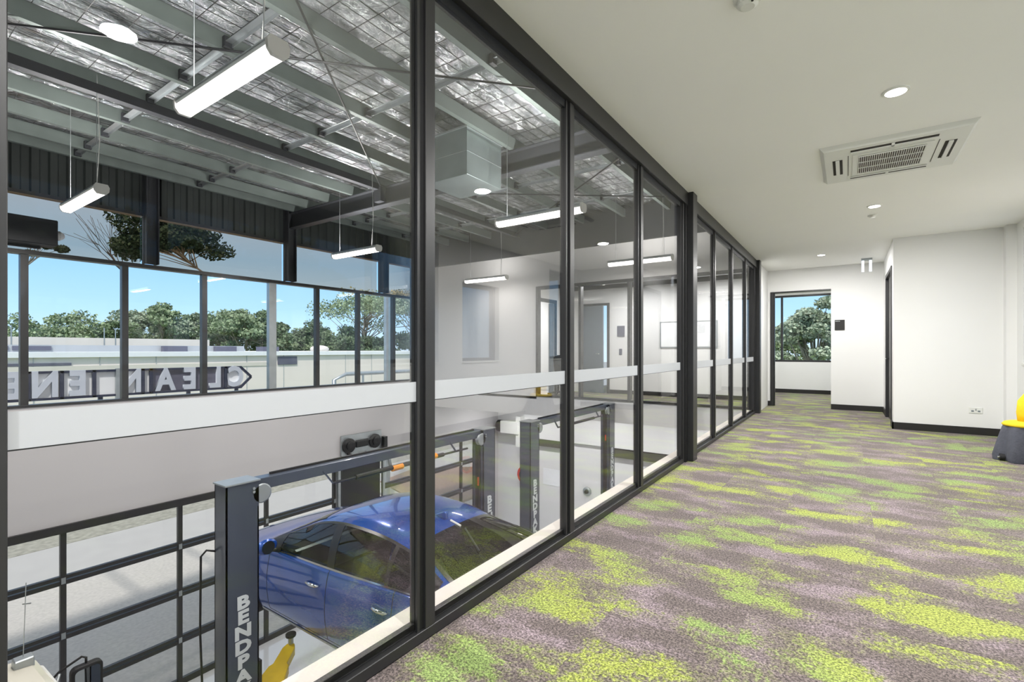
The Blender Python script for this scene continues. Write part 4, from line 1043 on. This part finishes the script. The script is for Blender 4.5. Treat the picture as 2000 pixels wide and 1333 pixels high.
# dark box high on the street wall at the left
bx = empty('wall_box', (WX+.3, 1.75, 2.6), 'dark box mounted above the windows at the far left', 'box')
B(WX+.1, WX+.4, 1.36, 2.02, 2.62, 2.98).build('case', 'liftdark', bx, bevel=.01)
B(WX+.03, WX+.1, 1.5, 1.9, 2.6, 2.9).build('bracket', 'steel', bx)
MB().lathe((WX+.2, 2.03, 2.80), [(.06, 0), (.07, .05), (.03, .10)], 14, 'y').build('lens', 'paper', bx)

# ================================================================== outside
ext = struct(empty('exterior_ground', (-30, 10, GZ)))
z = GZ-.01
B(-16.4, WX-.001, -40, 60, z-.2, z).build('driveway', 'asph', ext)
B(-19.4, -16.4, -40, 60, z-.2, z+.02).build('footpath', 'path', ext)
B(-21.5, -19.4, -40, 60, z-.2, z+.03).build('verge', 'verge', ext)
B(-34, -21.5, -40, 60, z-.2, z+.01).build('road', 'ext_conc', ext)
B(-250, -34, -150, 220, z-.2, z+.0).build('far_ground', 'grass', ext)
B(-34, WX, 60, 220, z-.2, z).build('side_ground', 'grass', ext)
B(WX, 120, 15.5, 220, z-.2, z).build('back_ground', 'grass', ext)
B(2.0, 120, -150, 15.5, z-.2, z).build('right_ground', 'bounce_ground', ext)
for k in range(14):
    B(-16.395, -9.7, -10+3.0*k, -9.98+3.0*k, z-.01, z+.002).build('control_joint', 'asph', ext)
MB().prism([(-14.6, 13.6), (-12.2, 14.2), (-12.0, 17.5), (-15.0, 19.0), (-17.5, 17.0), (-17.0, 14.4)], 'z', z, z+.08).build('mulch_bed', 'mulch', ext)
MB().prism([(-14.6, 12.9), (-12.0, 13.5), (-12.2, 14.1), (-14.6, 13.5), (-17.2, 14.3), (-17.6, 13.8)], 'z', z, z+.10).build('bed_kerb', 'path', ext)

# building opposite
bo = empty('warehouse', (-48, 15, GZ), 'long low white warehouse with flat parapet across the road', 'building')
WF = -46
B(-70, WF, -25, 60, GZ, .62).build('wall', 'bldg', bo)
B(-70.2, WF+.25, -25.2, 60.2, .62, 1.0).build('parapet', 'paper', bo)
B(-70, WF-6, -25, 26, 1.0, 1.55).build('roof_step', 'bldg3', bo)
B(-70, WF-8, 9.0, 23.5, 1.55, 2.2).build('plant_screen', 'bldg2', bo)
B(-68, WF-9, -25, 6.2, 1.5, 2.5).build('roof_block', 'bldg', bo)
B(WF, WF+.06, -20, 26, -.35, -.0).build('cream_band', 'bldg2', bo)
for a, c_ in ((5.6, 8.6), (8.8, 11.0)):
    B(WF-5.95, WF-5.9, a, c_, 1.12, 1.45).build('high_window', 'signpanel', bo)
    B(WF, WF+.08, a-.4, c_-.2, .05, .22).build('high_window', 'signpanel', bo)
B(WF, WF+.1, 26.2, 28.2, -.3, .5).build('louvre', 'signpanel', bo)
for k, yv in enumerate((5.8, 6.6, 8.6, 9.1, 14.9, 15.7, 16.2)):
    MB().tube([(WF-8, yv, 1.5), (WF-8, yv, 3.1)], .04, 6).build('vent_pipe', 'galv', bo)
MB().lathe((WF-7, 35.5, 1.0), [(1.0, 0), (1.1, .3), (.9, .55), (.4, .7)], 20).build('roof_dome', 'bldg2', bo, smooth=True)
for yv in (19.5, 24.0, 28.5): B(WF-6.5, WF-5.5, yv-1, yv+1, 1.0, 1.5).build('roof_vent', 'signpanel', bo)
for k in range(22):
    B(WF, WF+.05, -20+3.6*k, -19.96+3.6*k, GZ, .62).build('panel_joint', 'bldg3', bo)
hd = empty('pipe_rail', (-24, 22, GZ), 'pale green tubular railing outside beyond the tall windows', 'railing')
MB().tube([(-24, 17.0, GZ), (-24, 17.0, -.55), (-24, 17.8, -.25), (-24, 42, -.25)], .12, 8).build('top_rail', 'galv', hd, smooth=True)
for k in range(4): MB().tube([(-24, 19+6*k, GZ), (-24, 19+6*k, -.3)], .07, 6).build('post', 'galv', hd)
pole = tag(MB().tube([(-14.5, 12.6, GZ), (-14.5, 12.6, 3.4)], .12, 10).build('steel_pole', 'galv'), 'tall grey steel pole outside near the right end of the windows', 'pole')

# sign: letters face the street, so they read backwards from inside
SX = -14.0
sgn_ = empty('street_sign', (SX, 4.5, GZ), 'navy framed CLEAN ENE sign seen from behind, letters mirrored, outside the windows', 'sign')
def yx(px_): # horizontal position on the sign plane
    u = (px_-1000)/950; a = math.radians(34.6)
    return (u*math.sin(a)+math.cos(a))*SX/(u*math.cos(a)-math.sin(a))
ZT, ZB = .70, .08
yR = 7.19; yR2 = 6.92
fr = MB().box(SX-.03, SX+.03, 1.6, yR2, ZT-.05, ZT).box(SX-.03, SX+.03, 1.6, yR2, ZB, ZB+.05)
fr.build('frame_rail', 'navy', sgn_)
MB().bar((SX, yR2-.02, ZT-.03), (SX, yR, (ZT+ZB)/2), .06, .05, (1, 0, 0)).bar((SX, yR2-.02, ZB+.03), (SX, yR, (ZT+ZB)/2), .06, .05, (1, 0, 0)).build('frame_tip', 'navy', sgn_)
pan = [(5.52, 5.93), (4.5, 5.35)]
B(SX-.05, SX-.03, 4.79, 6.48, ZB+.03, ZT-.03).build('backing_panel', 'signpanel', sgn_)
B(SX-.05, SX-.03, 1.6, 4.75, ZB+.03, ZT-.03).build('backing_panel', 'paper', sgn_)
B(SX-.05, SX-.03, 6.52, 6.92, ZB+.03, ZT-.03).build('backing_panel', 'paper', sgn_)
spots = [('C', 6.76), ('L', 6.24), ('E', 5.62), ('A', 5.07), ('N', 4.35), ('E', 3.40), ('N', 2.86), ('E', 2.38)]
for chh, yy in spots:
    mt = Matrix.Translation((SX+.0, yy, (ZT+ZB)/2)) @ Matrix.Rotation(math.radians(-90), 4, 'Z') @ Matrix.Rotation(math.radians(90), 4, 'X')
    text_mesh('letter', chh, .74, 'signface', sgn_, mt, .04, .04, sx=.78)
for yy in (6.50, 5.95, 4.77, 4.60, 3.68, 3.13, 2.61, 2.13):
    B(SX-.02, SX+.03, yy-.035, yy+.035, ZB, ZT).build('divider', 'navy', sgn_)
B(SX-.03, SX+.05, 4.07, 4.17, ZB-.1, ZT+.02).build('joint_bracket', 'galv', sgn_)
for yy in (2.0, 3.8, 5.6, 6.8): MB().box(SX-.06, SX+.0, yy-.04, yy+.04, -.16, ZB).box(SX, NX-.005, yy-.04, yy+.04, -.16, -.08).build('bracket', 'navy', sgn_)

# trees
def leaf_cloud(rng, clumps, leaf, per):
    P = []; F = []
    for (c, rad, flat) in clumps:
        d = rng.normal(size=(per, 3)); d /= np.linalg.norm(d, axis=1)[:, None]
        rr = rad*(rng.random(per)**.45)[:, None]
        p = np.array(c)+d*rr*np.array([1, 1, flat])
        n1 = rng.normal(size=(per, 3)); n1 /= np.linalg.norm(n1, axis=1)[:, None]
        n2 = np.cross(n1, rng.normal(size=(per, 3))); n2 /= np.linalg.norm(n2, axis=1)[:, None]
        s = leaf*(.6+.8*rng.random(per))[:, None]
        a = p-n1*s*.5; b_ = p+n2*s*.35; c_ = p+n1*s*.5; d_ = p-n2*s*.35
        b0 = len(P)*1
        q = np.stack([a, b_, c_, d_], 1).reshape(-1, 3)
        base = sum(len(x) for x in P) if P else 0
        P.append(q); F.append(base+np.arange(per*4).reshape(-1, 4))
    return np.concatenate(P), np.concatenate(F)
def make_tree(seed, loc, H, crown_r, crown_h, nclump, per, leaf, lmat, label, group, trunk_r=.25, lean=(0, 0), name='gum_tree', spread=1.0, bare=False, crad=1.0, bend=None):
    rng = np.random.default_rng(seed)
    r = empty(name, loc, label, 'tree', group)
    L0 = Vector(loc); top = L0+Vector((lean[0], lean[1], H-crown_h*.55))
    cl_ = []; br_ = MB()
    br_.tube([L0, (L0+Vector((0, 0, bend)) if bend else L0.lerp(top, .5)+Vector((rng.normal()*.2, rng.normal()*.2, 0))), top], [trunk_r, trunk_r*.75, trunk_r*.45], 8)
    for k in range(nclump):
        th = rng.random()*2*PI; ph = rng.random(); rr = crown_r*math.sqrt(ph)*spread
        hz_ = (1-ph**1.2)*crown_h*.45
        c = top+Vector((rr*math.cos(th), rr*math.sin(th), hz_+rng.normal()*crown_h*.12))
        rad = crad*crown_r*(.22+.16*rng.random())
        cl_.append(((c.x, c.y, c.z), rad, .55))
        st0 = (L0+Vector((0, 0, bend))).lerp(top, rng.random()) if bend else L0.lerp(top, .55+.45*rng.random())
        midp = st0.lerp(c, .5)+Vector((0, 0, (.06 if bend else -.12)*crown_h*rng.random()))
        br_.tube([st0, midp, c], [trunk_r*.35, trunk_r*.2, trunk_r*.06], 5)
        if bare:
            for q in range(3):
                e2 = c+Vector((rng.normal()*.5, rng.normal()*.5, abs(rng.normal())*.9)); br_.tube([midp, e2], [trunk_r*.14, .012], 4)
    t_ = br_.build('trunk', 'bare' if bare else 'bark', r, smooth=True, fix=False); tag(t_)
    if not bare:
        P, F = leaf_cloud(rng, cl_, leaf, per)
        me = bpy.data.meshes.new('foliage'); me.from_pydata((P-np.array(wl(r))).tolist(), [], F.tolist()); me.materials.append(M[lmat])
        o = bpy.data.objects.new('foliage', me); COL.objects.link(o); o.parent = r; tag(o, kind='stuff')
    return r
GL = GZ
def dirpt(px_, dist):  # ground point in a viewing direction (used at authoring time for placing trees)
    u = (px_-1000)/950; a = math.radians(34.6)
    return ((u*math.cos(a)-math.sin(a))*dist, (u*math.sin(a)+math.cos(a))*dist)
row = [(-30, 78, 9.5, 5, 'leaf'), (110, 74, 11.0, 6.6, 'leaf'), (62, 88, 8.5, 5, 'leafd'), (165, 86, 9.0, 4.5, 'leafd'), (205, 92, 9.2, 5.5, 'leaf'), (232, 80, 9.5, 4.0, 'leafd'),
       (268, 84, 12.0, 4.8, 'leaf2'), (318, 80, 12.4, 4.2, 'leaf'), (300, 96, 10, 6, 'leafd'), (362, 92, 10.2, 5.5, 'leafd'), (380, 84, 11.0, 4.5, 'leaf2'), (408, 96, 11.5, 5, 'leaf'),
       (430, 88, 11.0, 5, 'leafd'), (455, 84, 11.8, 5.2, 'leaf'), (482, 78, 11.4, 5, 'leaf'), (512, 82, 11.2, 5, 'leafd'), (540, 92, 9, 5, 'leaf'), (566, 96, 8.8, 4, 'leafd'), (596, 102, 8.0, 5, 'leaf2'),
       (618, 98, 10.5, 4.6, 'leafd'), (648, 96, 8.6, 5, 'leaf'), (690, 92, 9.0, 6, 'leafd'), (732, 96, 8.4, 5, 'leaf'), (770, 100, 8.6, 6, 'leafd')]
row_labels = ['distant gum tree largely hidden by the first mullion', 'broad rounded gum tree in the wide second pane', 'low gum tree at the left end of the row, beside the window mullion', 'low dark gum tree right of the broad rounded one',
    'gum tree at the right side of the wide second pane', 'dark gum tree just behind the second window mullion', 'taller pale gum tree at the left of the third pane', 'tall slim gum tree in the middle of the third pane',
    'dark wide gum tree filling behind the tall slim one', 'dark gum tree low at the right of the third pane', 'pale gum tree at the right side of the third pane', 'gum tree behind the mullion between third and fourth panes',
    'dark gum tree at the left of the fourth pane', 'bushy gum tree in the middle of the fourth pane', 'tallest bushy gum tree of the fourth pane', 'dark gum tree beside the thick window mullion',
    'low gum tree at the left of the pane after the thick mullion', 'small dark gum tree in the pane after the thick mullion', 'low grey gum tree right of the small dark one', 'upright dark gum tree by the mullion right of the thick one',
    'low gum tree left of the tall spreading gum', 'dark gum tree underneath the tall spreading gum', 'low gum tree right beneath the spreading gum crown', 'dark gum tree at the right end behind the steel pole']
for i, (px_, ds, H, cr_, lm) in enumerate(row):
    x, y = dirpt(px_, ds)
    make_tree(100+i, (x, y, GL), H, cr_, cr_*1.3, 24, 260, .42, lm, row_labels[i], 'gum trees beyond the warehouse', .22)
x, y = dirpt(712, 95)
make_tree(300, (x, y, GL), 16.6, 9.6, 7.5, 34, 240, .40, 'leaf', 'tall spreading gum tree with airy crown behind the tall windows', 'x', .32)['group'] = 'tall gum trees'
x, y = dirpt(812, 92)
make_tree(301, (x, y, GL), 15.8, 7.0, 6.0, 24, 220, .40, 'leaf2', 'airy gum tree beside the dark first mullion', 'tall gum trees', .3)
# nearer dark gum whose crown stands above the window head, slim trunk behind a mullion
x, y = dirpt(399, 30)
make_tree(302, (x, y, GL), 13.9, 2.4, 3.4, 30, 650, .20, 'leafn', 'dark nearer gum crown showing through the tinted upper panes', 'tall gum trees', .10, lean=(-1.65, -1.13), crad=1.35, bend=10.6)
x, y = dirpt(244, 30)
make_tree(303, (x, y, GL), 13.6, 1.9, 3.0, 8, 10, .2, 'leafd', 'bare leafless tree showing through the tinted upper panes', 'tall gum trees', .09, bare=True, bend=10.5, lean=(-.9, -.6))
x, y = dirpt(46, 28)
make_tree(304, (x, y, GL), 12.3, 1.0, 1.6, 10, 400, .2, 'leafn', 'dark gum crown behind the dark wall box', 'tall gum trees', .08, lean=(.9, .62), bend=10.6)
# tree outside the far office window and trees on the right hand side
make_tree(305, (-1.45, 31, GL), 8.2, 1.9, 4.5, 34, 420, .2, 'leaf2', 'grey-green bushy tree outside the far doorway window', 'office side trees', .22)
make_tree(306, (-4.2, 36, GL), 7.0, 2.4, 4.5, 18, 300, .26, 'leaf', 'shorter green tree left of the bushy tree outside the far window', 'office side trees', .2)
for i, (xx, yy, H) in enumerate(((14, 3, 9.5), (17, 10, 10.5))):
    make_tree(320+i, (xx, yy, GL), H, 3.2, 4.5, 20, 200, .35, 'leaf', ['green tree outside the long corridor window on the right', 'green tree outside the far corridor window on the right'][i], 'trees outside the right hand windows', .22)
struct(B(-60, 60, 60, 60.5, GL, -.5).build('exterior_fence', 'bldg3'))
